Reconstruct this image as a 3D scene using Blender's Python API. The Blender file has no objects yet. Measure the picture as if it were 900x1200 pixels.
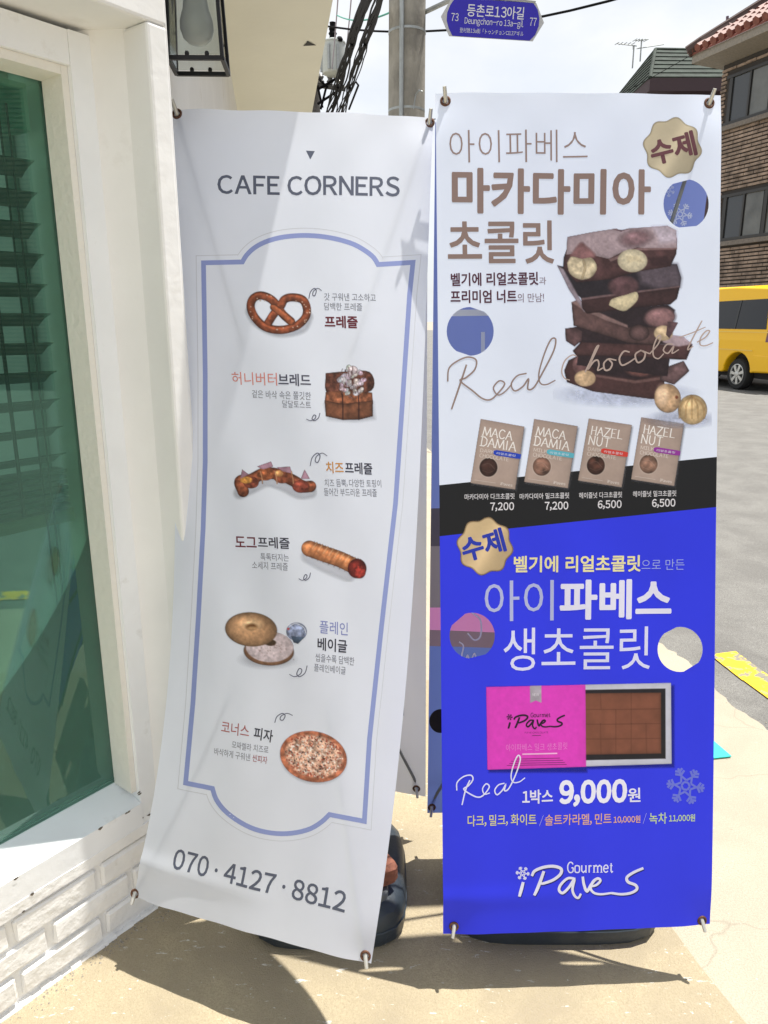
import bpy, bmesh, math, random
import numpy as np
from mathutils import Vector, Matrix
from mathutils.geometry import delaunay_2d_cdt
random.seed(7); RNG = np.random.default_rng(7)
SC = bpy.context.scene
COL = SC.collection

# ------------------------------------------------------------------ camera, light, exposure
F, PITCH, CAMZ = 867.0, math.radians(14.5), 1.45       # focal length in pixels of a 900 x 1200 frame
cd = bpy.data.cameras.new('camera'); cam = bpy.data.objects.new('camera', cd); COL.objects.link(cam)
cam.location = (0, 0, CAMZ); cam.rotation_euler = (math.pi/2 - PITCH, 0, 0)
cd.sensor_fit = 'VERTICAL'; cd.sensor_height = 36; cd.sensor_width = 27; cd.lens = F/1200*36
cd.clip_start = 0.02; cd.clip_end = 3000
SC.camera = cam
SUN = Vector((0.25, 0.12, 1.0)).normalized()          # towards the sun
sd = bpy.data.lights.new('sun', 'SUN'); sd.energy = 4.3; sd.angle = math.radians(0.53); sd.color = (1, .955, .88)
so = bpy.data.objects.new('sun', sd); COL.objects.link(so); so.location = (3, 1, 12)
so.rotation_euler = SUN.to_track_quat('Z', 'Y').to_euler()
SC.view_settings.view_transform = 'Standard'; SC.view_settings.look = 'None'
SC.view_settings.exposure = 0.85; SC.view_settings.gamma = 1
SC.cycles.max_bounces = 8; SC.cycles.transparent_max_bounces = 16
SC.cycles.sample_clamp_indirect = 6

def build_world():
    w = bpy.data.worlds.new('World'); SC.world = w; w.use_nodes = True
    nt = w.node_tree; N = nt.nodes; L = nt.links; N.clear()
    out = N.new('ShaderNodeOutputWorld'); bg = N.new('ShaderNodeBackground'); bg.inputs[1].default_value = 0.078
    sky = N.new('ShaderNodeTexSky'); sky.sky_type = 'NISHITA'; sky.sun_disc = False
    sky.sun_elevation = math.asin(SUN.z); sky.sun_rotation = math.atan2(SUN.x, SUN.y)
    sky.dust_density = 2.0; sky.air_density = 1.0
    tc = N.new('ShaderNodeTexCoord')
    mp = N.new('ShaderNodeMapping'); mp.inputs['Scale'].default_value = (1, 1, 2.2)
    nz = N.new('ShaderNodeTexNoise'); nz.inputs['Scale'].default_value = 1.9; nz.inputs['Detail'].default_value = 9
    nz.inputs['Roughness'].default_value = .55; nz.inputs['Distortion'].default_value = .4
    rp = N.new('ShaderNodeValToRGB'); e = rp.color_ramp.elements
    e[0].position = .30; e[0].color = (.62, .62, .62, 1); e[1].position = .58; e[1].color = (1, 1, 1, 1)
    nz2 = N.new('ShaderNodeTexNoise'); nz2.inputs['Scale'].default_value = 5; nz2.inputs['Detail'].default_value = 6
    rp2 = N.new('ShaderNodeValToRGB'); e = rp2.color_ramp.elements
    e[0].position = .3; e[0].color = (6.3, 6.7, 7.3, 1); e[1].position = .7; e[1].color = (7.4, 7.5, 7.6, 1)
    mx = N.new('ShaderNodeMix'); mx.data_type = 'RGBA'
    L.new(tc.outputs['Generated'], mp.inputs[0]); L.new(mp.outputs[0], nz.inputs['Vector']); L.new(mp.outputs[0], nz2.inputs['Vector'])
    L.new(nz.outputs[0], rp.inputs[0]); L.new(nz2.outputs[0], rp2.inputs[0])
    L.new(rp.outputs[0], mx.inputs[0]); L.new(sky.outputs[0], mx.inputs[6]); L.new(rp2.outputs[0], mx.inputs[7])
    L.new(mx.outputs[2], bg.inputs[0]); L.new(bg.outputs[0], out.inputs[0])
build_world()

# ------------------------------------------------------------------ measuring aids: photograph pixel -> place
CP, SP = math.cos(PITCH), math.sin(PITCH)
def ray(px, py):
    x, y = (px-450)/F, (600-py)/F
    return Vector((x, CP + y*SP, y*CP - SP))
def at_h(px, py, h=0.0):
    d = ray(px, py); t = (h-CAMZ)/d.z; return Vector((0, 0, CAMZ)) + d*t
def at_y(px, py, Y):
    d = ray(px, py); return Vector((0, 0, CAMZ)) + d*(Y/d.y)
def on_plane(px, py, p, n):
    o = Vector((0, 0, CAMZ)); d = ray(px, py); return o + d*((Vector(p)-o).dot(Vector(n))/d.dot(Vector(n)))

# ------------------------------------------------------------------ materials
def lin(c):
    return tuple((x/255/12.92 if x/255 <= .04045 else ((x/255+.055)/1.055)**2.4) for x in c)
MATS = {}
def mat(name, rgb, rough=.6, spec=.4, metal=0, var=0.0, vscale=20, bump=0.0, bscale=60, srgb=True, transl=0.0, stretch=(1,1,1), dirt=None, dscale=4, dlo=.5, dhi=.7, coat=0):
    if name in MATS: return MATS[name]
    m = bpy.data.materials.new(name); m.use_nodes = True; MATS[name] = m
    nt = m.node_tree; N = nt.nodes; L = nt.links
    b = N['Principled BSDF']; out = N['Material Output']
    c = lin(rgb) if srgb else rgb
    b.inputs['Base Color'].default_value = (*c, 1); b.inputs['Roughness'].default_value = rough
    b.inputs['Specular IOR Level'].default_value = spec; b.inputs['Metallic'].default_value = metal
    b.inputs['Coat Weight'].default_value = coat
    tc = N.new('ShaderNodeTexCoord'); mp = N.new('ShaderNodeMapping'); mp.inputs['Scale'].default_value = stretch
    L.new(tc.outputs['Object'], mp.inputs[0])
    last = None
    if var > 0:
        nz = N.new('ShaderNodeTexNoise'); nz.inputs['Scale'].default_value = vscale; nz.inputs['Detail'].default_value = 6
        L.new(mp.outputs[0], nz.inputs['Vector'])
        mr = N.new('ShaderNodeMapRange'); mr.inputs[1].default_value = .3; mr.inputs[2].default_value = .7
        mr.inputs[3].default_value = 1-var; mr.inputs[4].default_value = 1+var
        L.new(nz.outputs[0], mr.inputs[0])
        vm = N.new('ShaderNodeVectorMath'); vm.operation = 'SCALE'; vm.inputs[0].default_value = c
        L.new(mr.outputs[0], vm.inputs['Scale']); last = vm.outputs[0]
    if dirt is not None:
        nz = N.new('ShaderNodeTexNoise'); nz.inputs['Scale'].default_value = dscale; nz.inputs['Detail'].default_value = 8
        nz.inputs['Roughness'].default_value = .65
        L.new(mp.outputs[0], nz.inputs['Vector'])
        mr = N.new('ShaderNodeMapRange'); mr.inputs[1].default_value = dlo; mr.inputs[2].default_value = dhi
        L.new(nz.outputs[0], mr.inputs[0])
        mx = N.new('ShaderNodeMix'); mx.data_type = 'RGBA'; mx.inputs[6].default_value = (*c, 1)
        if last: L.new(last, mx.inputs[6])
        mx.inputs[7].default_value = (*(lin(dirt) if srgb else dirt), 1); L.new(mr.outputs[0], mx.inputs[0]); last = mx.outputs[2]
    if last: L.new(last, b.inputs['Base Color'])
    if bump > 0:
        nz = N.new('ShaderNodeTexNoise'); nz.inputs['Scale'].default_value = bscale; nz.inputs['Detail'].default_value = 6
        L.new(mp.outputs[0], nz.inputs['Vector'])
        bp = N.new('ShaderNodeBump'); bp.inputs['Strength'].default_value = 1; bp.inputs['Distance'].default_value = bump
        L.new(nz.outputs[0], bp.inputs['Height']); L.new(bp.outputs[0], b.inputs['Normal'])
    if transl > 0:
        tr = N.new('ShaderNodeBsdfTranslucent'); tr.inputs[0].default_value = (*c, 1)
        if last: L.new(last, tr.inputs[0])
        ms = N.new('ShaderNodeMixShader'); ms.inputs[0].default_value = transl
        L.new(b.outputs[0], ms.inputs[1]); L.new(tr.outputs[0], ms.inputs[2]); L.new(ms.outputs[0], out.inputs[0])
    return m
BACKLIT = False
def ink(rgb):
    if BACKLIT: r = tuple(int(x) for x in rgb); return mat('backlit_ink_%d_%d_%d' % r, r, rough=.5, spec=.3, transl=.0)
    r = tuple(int(x) for x in rgb)
    return mat('ink_%d_%d_%d' % r, r, rough=.5, spec=.3, transl=.22)

# ------------------------------------------------------------------ mesh helpers
class MB:
    def __init__(s): s.v = []; s.f = []
    def add(s, vs, fs):
        o = len(s.v); s.v += [tuple(v) for v in vs]; s.f += [tuple(i+o for i in f) for f in fs]; return s
    def box(s, c, size, M=None, bev=0, jit=0):
        bm = bmesh.new(); bmesh.ops.create_cube(bm, size=1)
        for v in bm.verts: v.co = Vector((v.co.x*size[0], v.co.y*size[1], v.co.z*size[2]))
        if bev: bmesh.ops.bevel(bm, geom=bm.edges[:], offset=bev, segments=1, affect='EDGES', profile=.5)
        for v in bm.verts:
            if jit: v.co += Vector([random.uniform(-jit, jit) for _ in range(3)])
            if M is not None: v.co = M @ v.co
            v.co += Vector(c)
        bm.verts.index_update()
        s.add([v.co for v in bm.verts], [[v.index for v in f.verts] for f in bm.faces]); bm.free(); return s
    def hexa(s, p):                       # 8 corners: bottom 4, top 4, same order
        return s.add(p, [(3,2,1,0),(4,5,6,7),(0,1,5,4),(1,2,6,5),(2,3,7,6),(3,0,4,7)])
    def tube(s, pts, r, seg=8, caps=True):
        pts = [Vector(p) for p in pts]; n = len(pts)
        rs = r if isinstance(r, (list, tuple)) else [r]*n
        o = len(s.v); up = None
        for i, p in enumerate(pts):
            t = (pts[min(i+1, n-1)] - pts[max(i-1, 0)]).normalized()
            if up is None: up = t.orthogonal().normalized()
            up = (up - t*up.dot(t)).normalized(); w = t.cross(up)
            for k in range(seg):
                a = 2*math.pi*k/seg; s.v.append(tuple(p + (up*math.cos(a)+w*math.sin(a))*rs[i]))
        for i in range(n-1):
            for k in range(seg):
                k2 = (k+1) % seg; s.f.append((o+i*seg+k, o+i*seg+k2, o+(i+1)*seg+k2, o+(i+1)*seg+k))
        if caps:
            s.f.append(tuple(o+k for k in range(seg))[::-1]); s.f.append(tuple(o+(n-1)*seg+k for k in range(seg)))
        return s
    def lathe(s, prof, c=(0,0,0), seg=24, M=None, sx=1, sy=1):
        o = len(s.v)
        for r, z in prof:
            for k in range(seg):
                a = 2*math.pi*k/seg; v = Vector((r*sx*math.cos(a), r*sy*math.sin(a), z))
                if M is not None: v = M @ v
                s.v.append(tuple(v+Vector(c)))
        for i in range(len(prof)-1):
            for k in range(seg):
                k2 = (k+1) % seg; s.f.append((o+i*seg+k, o+i*seg+k2, o+(i+1)*seg+k2, o+(i+1)*seg+k))
        s.f.append(tuple(o+k for k in range(seg))[::-1]); s.f.append(tuple(o+(len(prof)-1)*seg+k for k in range(seg)))
        return s
    def prism(s, poly, ext):              # planar 3D polygon extruded by a vector
        n = len(poly); e = Vector(ext); a = [Vector(p) for p in poly]
        fs = [tuple(range(n))[::-1], tuple(range(n, 2*n))] + [(i, (i+1) % n, n+(i+1) % n, n+i) for i in range(n)]
        return s.add(a+[p+e for p in a], fs)
    def torus(s, c, M, R, r, seg=20, k=8):
        o = len(s.v)
        for i in range(seg):
            a = 2*math.pi*i/seg
            for j in range(k):
                b = 2*math.pi*j/k; v = Vector(((R+r*math.cos(b))*math.cos(a), (R+r*math.cos(b))*math.sin(a), r*math.sin(b)))
                s.v.append(tuple(M @ v + Vector(c)))
        for i in range(seg):
            for j in range(k):
                i2, j2 = (i+1) % seg, (j+1) % k; s.f.append((o+i*k+j, o+i2*k+j, o+i2*k+j2, o+i*k+j2))
        return s
    def mesh(s, name, m, smooth=False):
        me = bpy.data.meshes.new(name); me.from_pydata(s.v, [], s.f); me.update()
        bm = bmesh.new(); bm.from_mesh(me); bmesh.ops.recalc_face_normals(bm, faces=bm.faces[:]); bm.to_mesh(me); bm.free()
        if m is not None: me.materials.append(m)
        if smooth:
            me.polygons.foreach_set('use_smooth', [True]*len(me.polygons))
            try: me.set_sharp_from_angle(angle=math.radians(40))
            except Exception: pass
        return me
    def build(s, name, m, parent=None, smooth=False, kind=None):
        return link(name, s.mesh(name, m, smooth), parent, kind)
def link(name, me, parent=None, kind=None):
    o = bpy.data.objects.new(name, me); COL.objects.link(o)
    if parent is not None:
        o.parent = parent
        w = Vector((0, 0, 0)); p = parent
        while p is not None: w += p.location; p = p.parent
        o.location = -w                              # geometry is written in world coordinates
    if kind: o['kind'] = kind
    return o
def tag(o, label, cat, group=None):
    o['label'] = label; o['category'] = cat
    if group: o['group'] = group
    return o
def thing(name, label, cat, loc=(0,0,0), group=None):
    o = bpy.data.objects.new(name, None); COL.objects.link(o); o.location = loc; o.empty_display_size = .2
    return tag(o, label, cat, group)
def catmull(pts, k=6):
    P = [np.array(p, float) for p in pts]; P = [2*P[0]-P[1]]+P+[2*P[-1]-P[-2]]; out = []
    for i in range(1, len(P)-2):
        a, b, c, d = P[i-1:i+3]
        for j in range(k):
            t = j/k; out.append(.5*((2*b)+(-a+c)*t+(2*a-5*b+4*c-d)*t*t+(-a+3*b-3*c+d)*t**3))
    out.append(P[-2]); return out

# ------------------------------------------------------------------ the setting: ground
def ground_mat(name, base, tone, speck, seed=0.0, speck_thr=.62, crack=True, stretch=35):
    m = bpy.data.materials.new(name); m.use_nodes = True; nt = m.node_tree; N = nt.nodes; L = nt.links
    b = N['Principled BSDF']; b.inputs['Roughness'].default_value = .85; b.inputs['Specular IOR Level'].default_value = .25
    tc = N.new('ShaderNodeTexCoord'); mp = N.new('ShaderNodeMapping'); mp.inputs['Location'].default_value = (seed, seed*.7, 0)
    L.new(tc.outputs['Object'], mp.inputs[0])
    def noise(sc, det=6, rough=.6, vec=None, dist=0):
        n = N.new('ShaderNodeTexNoise'); n.inputs['Scale'].default_value = sc; n.inputs['Detail'].default_value = det
        n.inputs['Roughness'].default_value = rough; n.inputs['Distortion'].default_value = dist
        L.new(vec or mp.outputs[0], n.inputs['Vector']); return n.outputs[0]
    def rng(src, lo, hi, a=0, c=1):
        r = N.new('ShaderNodeMapRange'); r.inputs[1].default_value = lo; r.inputs[2].default_value = hi
        r.inputs[3].default_value = a; r.inputs[4].default_value = c; L.new(src, r.inputs[0]); return r.outputs[0]
    def mix(f, a, bb, mode='MIX'):
        x = N.new('ShaderNodeMix'); x.data_type = 'RGBA'; x.blend_type = mode
        if isinstance(f, float): x.inputs[0].default_value = f
        else: L.new(f, x.inputs[0])
        for i, q in ((6, a), (7, bb)):
            if isinstance(q, tuple): x.inputs[i].default_value = (*q, 1)
            else: L.new(q, x.inputs[i])
        return x.outputs[2]
    c = mix(rng(noise(3.2, 8, .6, dist=.5), .38, .62), base, tone)
    c = mix(rng(noise(260, 3), .35, .7), c, tuple(x*(.5 if 'asphalt' in name else .72) for x in base))                      # sand grain
    m2 = N.new('ShaderNodeMapping'); m2.inputs['Rotation'].default_value = (0, 0, math.radians(stretch)); m2.inputs['Scale'].default_value = (1, 3.2, 1)
    L.new(tc.outputs['Object'], m2.inputs[0])
    sp = rng(noise(17, 9, .72, m2.outputs[0], .3), speck_thr, speck_thr+.03)
    c = mix(sp, c, speck)
    fine = rng(noise(75, 4, .6), .70, .73)
    c = mix(fine, c, speck)
    dark = rng(noise(9, 6, .6, dist=1.2), .68, .74, 0, .6)
    c = mix(dark, c, tuple(x*.35 for x in base))
    if crack:
        v = N.new('ShaderNodeTexVoronoi'); v.feature = 'DISTANCE_TO_EDGE'; v.inputs['Scale'].default_value = 1.3
        dm = N.new('ShaderNodeMix'); dm.data_type = 'VECTOR'; dm.inputs[0].default_value = .12
        nn = N.new('ShaderNodeTexNoise'); nn.inputs['Scale'].default_value = 6; L.new(mp.outputs[0], nn.inputs['Vector'])
        L.new(mp.outputs[0], dm.inputs[4]); L.new(nn.outputs[1], dm.inputs[5]); L.new(dm.outputs[1], v.inputs['Vector'])
        c = mix(rng(v.outputs[0], .0, .004, .28, 0), c, tuple(x*.3 for x in base))
    L.new(c, b.inputs['Base Color'])
    bp = N.new('ShaderNodeBump'); bp.inputs['Distance'].default_value = .004; bp.inputs['Strength'].default_value = .8
    h = N.new('ShaderNodeMath'); h.operation = 'ADD'; L.new(noise(40, 8, .7), h.inputs[0]); L.new(noise(300, 2), h.inputs[1])
    L.new(h.outputs[0], bp.inputs['Height']); L.new(bp.outputs[0], b.inputs['Normal'])
    return m
M_apron = ground_mat('tan_concrete', (.45, .38, .255), (.33, .28, .20), (.62, .60, .54), 3.1, .615, crack=False)
M_walk = ground_mat('pale_concrete', (.47, .425, .335), (.40, .36, .285), (.58, .55, .48), 8.4, .66, stretch=-20)
M_road = ground_mat('asphalt', (.20, .195, .185), (.265, .26, .245), (.34, .33, .31), 1.7, .66, stretch=-80)
def sheet_poly(name, pts, z, m, thick=0.0, kind='structure'):
    mb = MB()
    if thick: mb.prism([(p[0], p[1], z-thick) for p in pts], (0, 0, thick))
    else: mb.add([(p[0], p[1], z) for p in pts], [tuple(range(len(pts)))])
    return mb.build(name, m, kind=kind)
DS = Vector((-.143, .99, 0)).normalized()               # the way the street runs
e0 = at_h(833, 801); e1 = at_h(900, 855)
sheet_poly('ground', [(-900, -900), (900, -900), (900, 900), (-900, 900)], -.05, mat('earth', (150, 142, 128), var=.1, vscale=.2))
edge_near = Vector((e0.x, e0.y, 0)) - DS*30; edge_far = Vector((e0.x, e0.y, 0)) + DS*120
sheet_poly('road', [(edge_near.x+.002, edge_near.y), (60, edge_near.y), (60, edge_far.y), (edge_far.x, edge_far.y)], -.018, M_road, .03)
# ragged kerb side of the pavement
rag = []
for k in range(260):
    t = -1.2+k*.03 if k < 160 else 3.6+(k-160)*.6
    p = Vector((e0.x, e0.y, 0))+DS*t+Vector((random.uniform(-.012, .012)+.012*math.sin(k*.31), 0, 0)); rag.append((p.x, p.y))
rag = [(edge_near.x, edge_near.y)]+rag+[(edge_far.x, edge_far.y)]
sheet_poly('pavement', rag+[(-40, edge_far.y), (-40, edge_near.y)], 0.0, M_walk, .045)
# tan slab in front of the doorway, its right-hand seam running out of the picture
s0, s1 = at_h(872, 1202), at_h(779, 1078); sv = (s1-s0)
sa = s0-sv*6; sb = s1+sv*1.2
sheet_poly('doorstep_slab', [(-3, sa.y), (sa.x, sa.y), (s0.x+.004, s0.y), (s0.x*.5+s1.x*.5-.003, s0.y*.5+s1.y*.5), (s1.x, s1.y), (sb.x, sb.y), (.35, 2.75), (-.9, 3.1), (-3, 3.1)], .006, M_apron, .02)
yl = MB(); a0, a1 = at_h(832, 767, -.012), at_h(862, 763, -.012); wv = a1-a0
for k in range(28):
    p = a0+DS*(-7+k*.25)
    if k in (29,): continue
    j = random.uniform(-.008, .008)
    yl.add([(p.x+j, p.y, -.012), (p.x+wv.x+j, p.y+wv.y, -.012), (p.x+wv.x+DS.x*.25, p.y+wv.y+.2475, -.012), (p.x+DS.x*.25, p.y+.2475, -.012)], [(0, 1, 2, 3)])
yl.v = [(x, y, z) for x, y, z in yl.v if True]
ym = mat('yellow_road_paint', (236, 190, 40), rough=.7, var=.12, vscale=30, dirt=(128, 124, 112), dscale=14, dlo=.52, dhi=.56)
yl.build('road_marking', ym, kind='structure')
tm = MB(); q = [at_h(857, 887, .004), at_h(822, 857, .004), at_h(760, 866, .004), at_h(762, 897, .004)]
tm.prism(q, (0, 0, .004)); o = tm.build('plastic_mat', mat('turquoise_plastic', (64, 214, 200), rough=.35, var=.05))
tag(o, 'small flat turquoise plastic sheet lying on the pavement behind the blue banner', 'mat')

# ------------------------------------------------------------------ cafe building on the left
P2 = Vector((-.576, 1.571, 0)); WT = Vector((.6, .8, 0)); WN = Vector((.8, -.6, 0))
def wp(u, n, z): return P2+WT*u+WN*n+Vector((0, 0, z))
def wbox(mb, u0, u1, n0, n1, z0, z1, jit=0):
    p = [wp(u0, n0, z0), wp(u1, n0, z0), wp(u1, n1, z0), wp(u0, n1, z0), wp(u0, n0, z1), wp(u1, n0, z1), wp(u1, n1, z1), wp(u0, n1, z1)]
    if jit: p = [q+Vector([random.uniform(-jit, jit) for _ in range(3)]) for q in p]
    return mb.hexa(p)
M_plaster = mat('cream_plaster', (.78, .78, .77), srgb=False, rough=.8, var=.04, vscale=6, bump=.0012, bscale=30, dirt=(.50, .47, .41), dscale=3, dlo=.58, dhi=.85)
M_casing = mat('white_gloss_paint', (.83, .85, .87), srgb=False, rough=.42, var=.03, vscale=9, bump=.0012, bscale=30, dirt=(.50, .48, .44), dscale=9, dlo=.60, dhi=.85)
M_brickp = mat('white_painted_brick', (.82, .82, .81), srgb=False, rough=.55, var=.05, vscale=14, bump=.004, bscale=35, dirt=(.40, .36, .3), dscale=8, dlo=.62, dhi=.82)
bld = thing('cafe_building', 'cream plastered cafe corner with a big green glass window and white painted brick below', 'building', tuple(P2))
NC, NO, NG = 0.0, .13, -.08                              # casing face, outer wall face, glass plane
UR0, UR1 = .060, .105
top_z = 3.4
mb = MB()                                               # outer wall round the recess: a hood above and the far side wall
wbox(mb, -1.9, UR1, -.2, NO, 1.985, top_z)
wbox(mb, UR0, UR1, -.2, NO, -.02, 1.985)
wbox(mb, -2.6, -1.55, -.2, NO, -.02, 1.985)
facade = [(wp(UR1, NO, 0).x, wp(UR1, NO, 0).y), (-.452, 1.72), (-.50, 2.05), (-.56, 2.6), (-.61, 3.1)]
f_end = Vector((-.61, 3.1, 0))+DS*9; facade.append((f_end.x, f_end.y))
back = [(x-.22, y+.02) for x, y in facade[::-1]]
mb.prism([(x, y, -.02) for x, y in facade+back], (0, 0, top_z+.02))
o = mb.build('wall', M_plaster, bld)
bv = o.modifiers.new('bevel', 'BEVEL'); bv.width = .006; bv.segments = 2; bv.limit_method = 'ANGLE'
mb = MB(); r0 = at_h(390, 0, 2.6); e_in = wp(-2.4, NO, 0)
rr = Vector((r0.x, r0.y, 0)); lo = rr-DS*1.40; hi = rr+DS*9
mb.prism([(lo.x, lo.y, 2.6), (hi.x, hi.y, 2.6), (hi.x-1.6, hi.y, 2.6), (-2.6, lo.y, 2.6)], (0, 0, .25))
cn = mb.build('canopy', mat('ivory_canopy_paint', (.70, .69, .59), srgb=False, rough=.55, var=.03, vscale=3, bump=.001, bscale=20), bld)
hole_c = at_h(362, 51, 2.598); mb = MB()
mb.add([hole_c+Vector(v) for v in ((-.028, .03, 0), (.03, .022, 0), (.012, -.004, 0), (-.004, -.03, 0), (-.012, -.002, 0))], [(0, 1, 2, 3, 4)])
mb.build('torn_hole', mat('dark_hole', (20, 18, 15)), cn)
# ledge of mortar and plinth behind the bricks
mb = MB(); wbox(mb, -1.6, UR0, -.2, -.009, -.03, .232)
pl = mb.build('plinth', M_brickp, bld)
mb = MB(); bases = []
zc = .028
proto = None
for row in range(3):
    z0 = .030+row*.068
    u = -1.6+(.1 if row % 2 else .02)
    while u < UR0-.02:
        L_ = .192; u1 = min(u+L_, UR0-.004)
        b = MB(); b.box((0, 0, 0), (u1-u, .03, .057), bev=.005, jit=.002)
        M = Matrix(((WT.x, WN.x, 0), (WT.y, WN.y, 0), (0, 0, 1)))
        c = wp((u+u1)/2, -.014+random.uniform(-.0025, .0025), z0+.027)
        b.v = [tuple(M @ Vector(v)+c) for v in b.v]
        b.build('brick', M_brickp, pl)
        u += L_+.014
mb = MB()
for k in range(70):                                      # rough mortar haunch at the foot
    u = -1.6+k*.0235
    if u > UR0-.03: break
    h = .014+random.uniform(-.004, .005); w = .002+random.uniform(0, .003)
    mb.hexa([wp(u, -.02, -.01), wp(u+.0236, -.02, -.01), wp(u+.0236, w+.006, -.01), wp(u, w+.004, -.01), wp(u, -.02, h), wp(u+.0236, -.02, h), wp(u+.0236, w-.002, h*.8), wp(u, w-.003, h*.8)])
mb.build('mortar_foot', M_brickp, pl, kind='stuff')
mb = MB(); wbox(mb, -1.6, UR0-.002, -.05, .004, .234, .262); mb.build('ledge', M_brickp, pl)
# window: casing, inner frame, glass
win = link('window', (lambda m_: (wbox(m_, -1.5, -.022, -.2, -.150, .10, .14), m_)[1])(MB()).mesh('window', M_casing), bld)
mb = MB(); wbox(mb, -.02, .026, -.075, NC, .262, 1.975); wbox(mb, -1.56, -.0205, -.075, -.002, 1.915, 1.9745)
mb.build('casing', M_casing, win)
mb = MB(); wbox(mb, .0265, .036, -.075, -.004, .262, 1.976); mb.build('edge_bead', M_casing, win)
mb = MB(); p = [wp(-1.56, -.085, .262), wp(-.0205, -.085, .262), wp(-.0205, .003, .262), wp(-1.56, .003, .262), wp(-1.56, -.085, .352), wp(-.0205, -.085, .352), wp(-.0205, .003, .322), wp(-1.56, .003, .322)]
mb.hexa(p); mb.build('sill', M_casing, win)
mb = MB(); wbox(mb, -.034, -.0205, -.082, -.012, .35, 1.9145); wbox(mb, -1.5, -.0345, -.082, -.012, 1.898, 1.9145)
mb.build('frame', mat('cream_putty', (.78, .76, .70), srgb=False, rough=.7, bump=.003, bscale=60), win)
def glass_mat():
    m = bpy.data.materials.new('green_tinted_glass'); m.use_nodes = True; nt = m.node_tree; N = nt.nodes; L = nt.links; N.clear()
    out = N.new('ShaderNodeOutputMaterial'); tr = N.new('ShaderNodeBsdfTransparent'); tr.inputs[0].default_value = (.62, .84, .76, 1)
    gl = N.new('ShaderNodeBsdfGlossy'); gl.inputs['Roughness'].default_value = .012; gl.inputs[0].default_value = (.60, .88, .78, 1)
    fr = N.new('ShaderNodeFresnel'); fr.inputs[0].default_value = 1.8
    nz = N.new('ShaderNodeTexNoise'); nz.inputs['Scale'].default_value = 2.2; bp = N.new('ShaderNodeBump'); bp.inputs['Distance'].default_value = .0
    L.new(nz.outputs[0], bp.inputs['Height'])
    ms = N.new('ShaderNodeMixShader'); L.new(fr.outputs[0], ms.inputs[0]); L.new(tr.outputs[0], ms.inputs[1]); L.new(gl.outputs[0], ms.inputs[2])
    df = N.new('ShaderNodeBsdfDiffuse'); df.inputs[0].default_value = (.30, .56, .47, 1)         # dust haze, also painted in for the brighter reflection low on the glass
    nf = N.new('ShaderNodeTexNoise'); nf.inputs['Scale'].default_value = 3; nf.inputs['Detail'].default_value = 8; mr = N.new('ShaderNodeMapRange'); mr.inputs[1].default_value = .3; mr.inputs[2].default_value = .7; mr.inputs[3].default_value = .10; mr.inputs[4].default_value = .20
    L.new(nf.outputs[0], mr.inputs[0]); ge = N.new('ShaderNodeNewGeometry'); sx = N.new('ShaderNodeSeparateXYZ'); L.new(ge.outputs['Position'], sx.inputs[0]); hz = N.new('ShaderNodeMapRange'); hz.inputs[1].default_value = 1.25; hz.inputs[2].default_value = .45; hz.inputs[3].default_value = .35; hz.inputs[4].default_value = 1.15; L.new(sx.outputs[2], hz.inputs[0])
    mm = N.new('ShaderNodeMath'); mm.operation = 'MULTIPLY'; L.new(mr.outputs[0], mm.inputs[0]); L.new(hz.outputs[0], mm.inputs[1]); mr = mm; m2 = N.new('ShaderNodeMixShader'); L.new(mr.outputs[0], m2.inputs[0]); L.new(ms.outputs[0], m2.inputs[1]); L.new(df.outputs[0], m2.inputs[2]); L.new(m2.outputs[0], out.inputs[0])
    return m
mb = MB(); wbox(mb, -1.5, -.022, NG-.009, NG-.003, .30, 1.912); mb.build('pane', glass_mat(), win)
mb = MB()                                               # the room behind the glass
wbox(mb, -3.2, .04, -2.3, -2.2, 0, 2.5); wbox(mb, -3.2, .04, -2.2, -.21, .0, .05); wbox(mb, .04-.1, .044, -2.2, -.21, .05, 2.45);
wbox(mb, -3.1, .03, -.62, -.60, .05, 1.02)
wbox(mb, -.034, .04, -.205, -.092, .05, 2.0)
mb.build('room', mat('room_wall', (.40, .44, .41), srgb=False, rough=.8), bld)
M_crack = mat('crack_grime', (.12, .10, .08), srgb=False, rough=.9)
for (z0, z1, u0, n0) in ((1.52, 1.96, .0372, .0), (1.05, 1.40, .0372, .0), (.78, .90, .0372, .002), (.40, .60, .0372, .001)):
    mb = MB(); z = z0; pts = []
    while z < z1: pts.append(wp(u0+random.uniform(-.0006, .0012), n0+random.uniform(-.001, .002), z)); z += random.uniform(.006, .018)
    mb.tube(pts, [random.uniform(.0003, .0011) for _ in pts], 4); mb.build('paint_crack', M_crack, bld)
for k in range(16):                                      # chips along the bottom of the frame and the sill
    u = -.018 + random.uniform(-.012, .05) if k < 7 else random.uniform(-.5, 0); z = random.uniform(.262, .36) if k < 7 else random.choice((.234, .262, .321))
    a = random.uniform(.0025, .006); n0 = .0012 if k < 7 else .0048
    mb = MB(); mb.add([wp(u+a*math.cos(t)*random.uniform(.6, 1.6), n0, z+a*.8*math.sin(t)*random.uniform(.4, 1)) for t in np.linspace(0, 6.28, 8)[:-1]], [tuple(range(7))]); mb.build('paint_chip', M_crack, bld)
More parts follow.
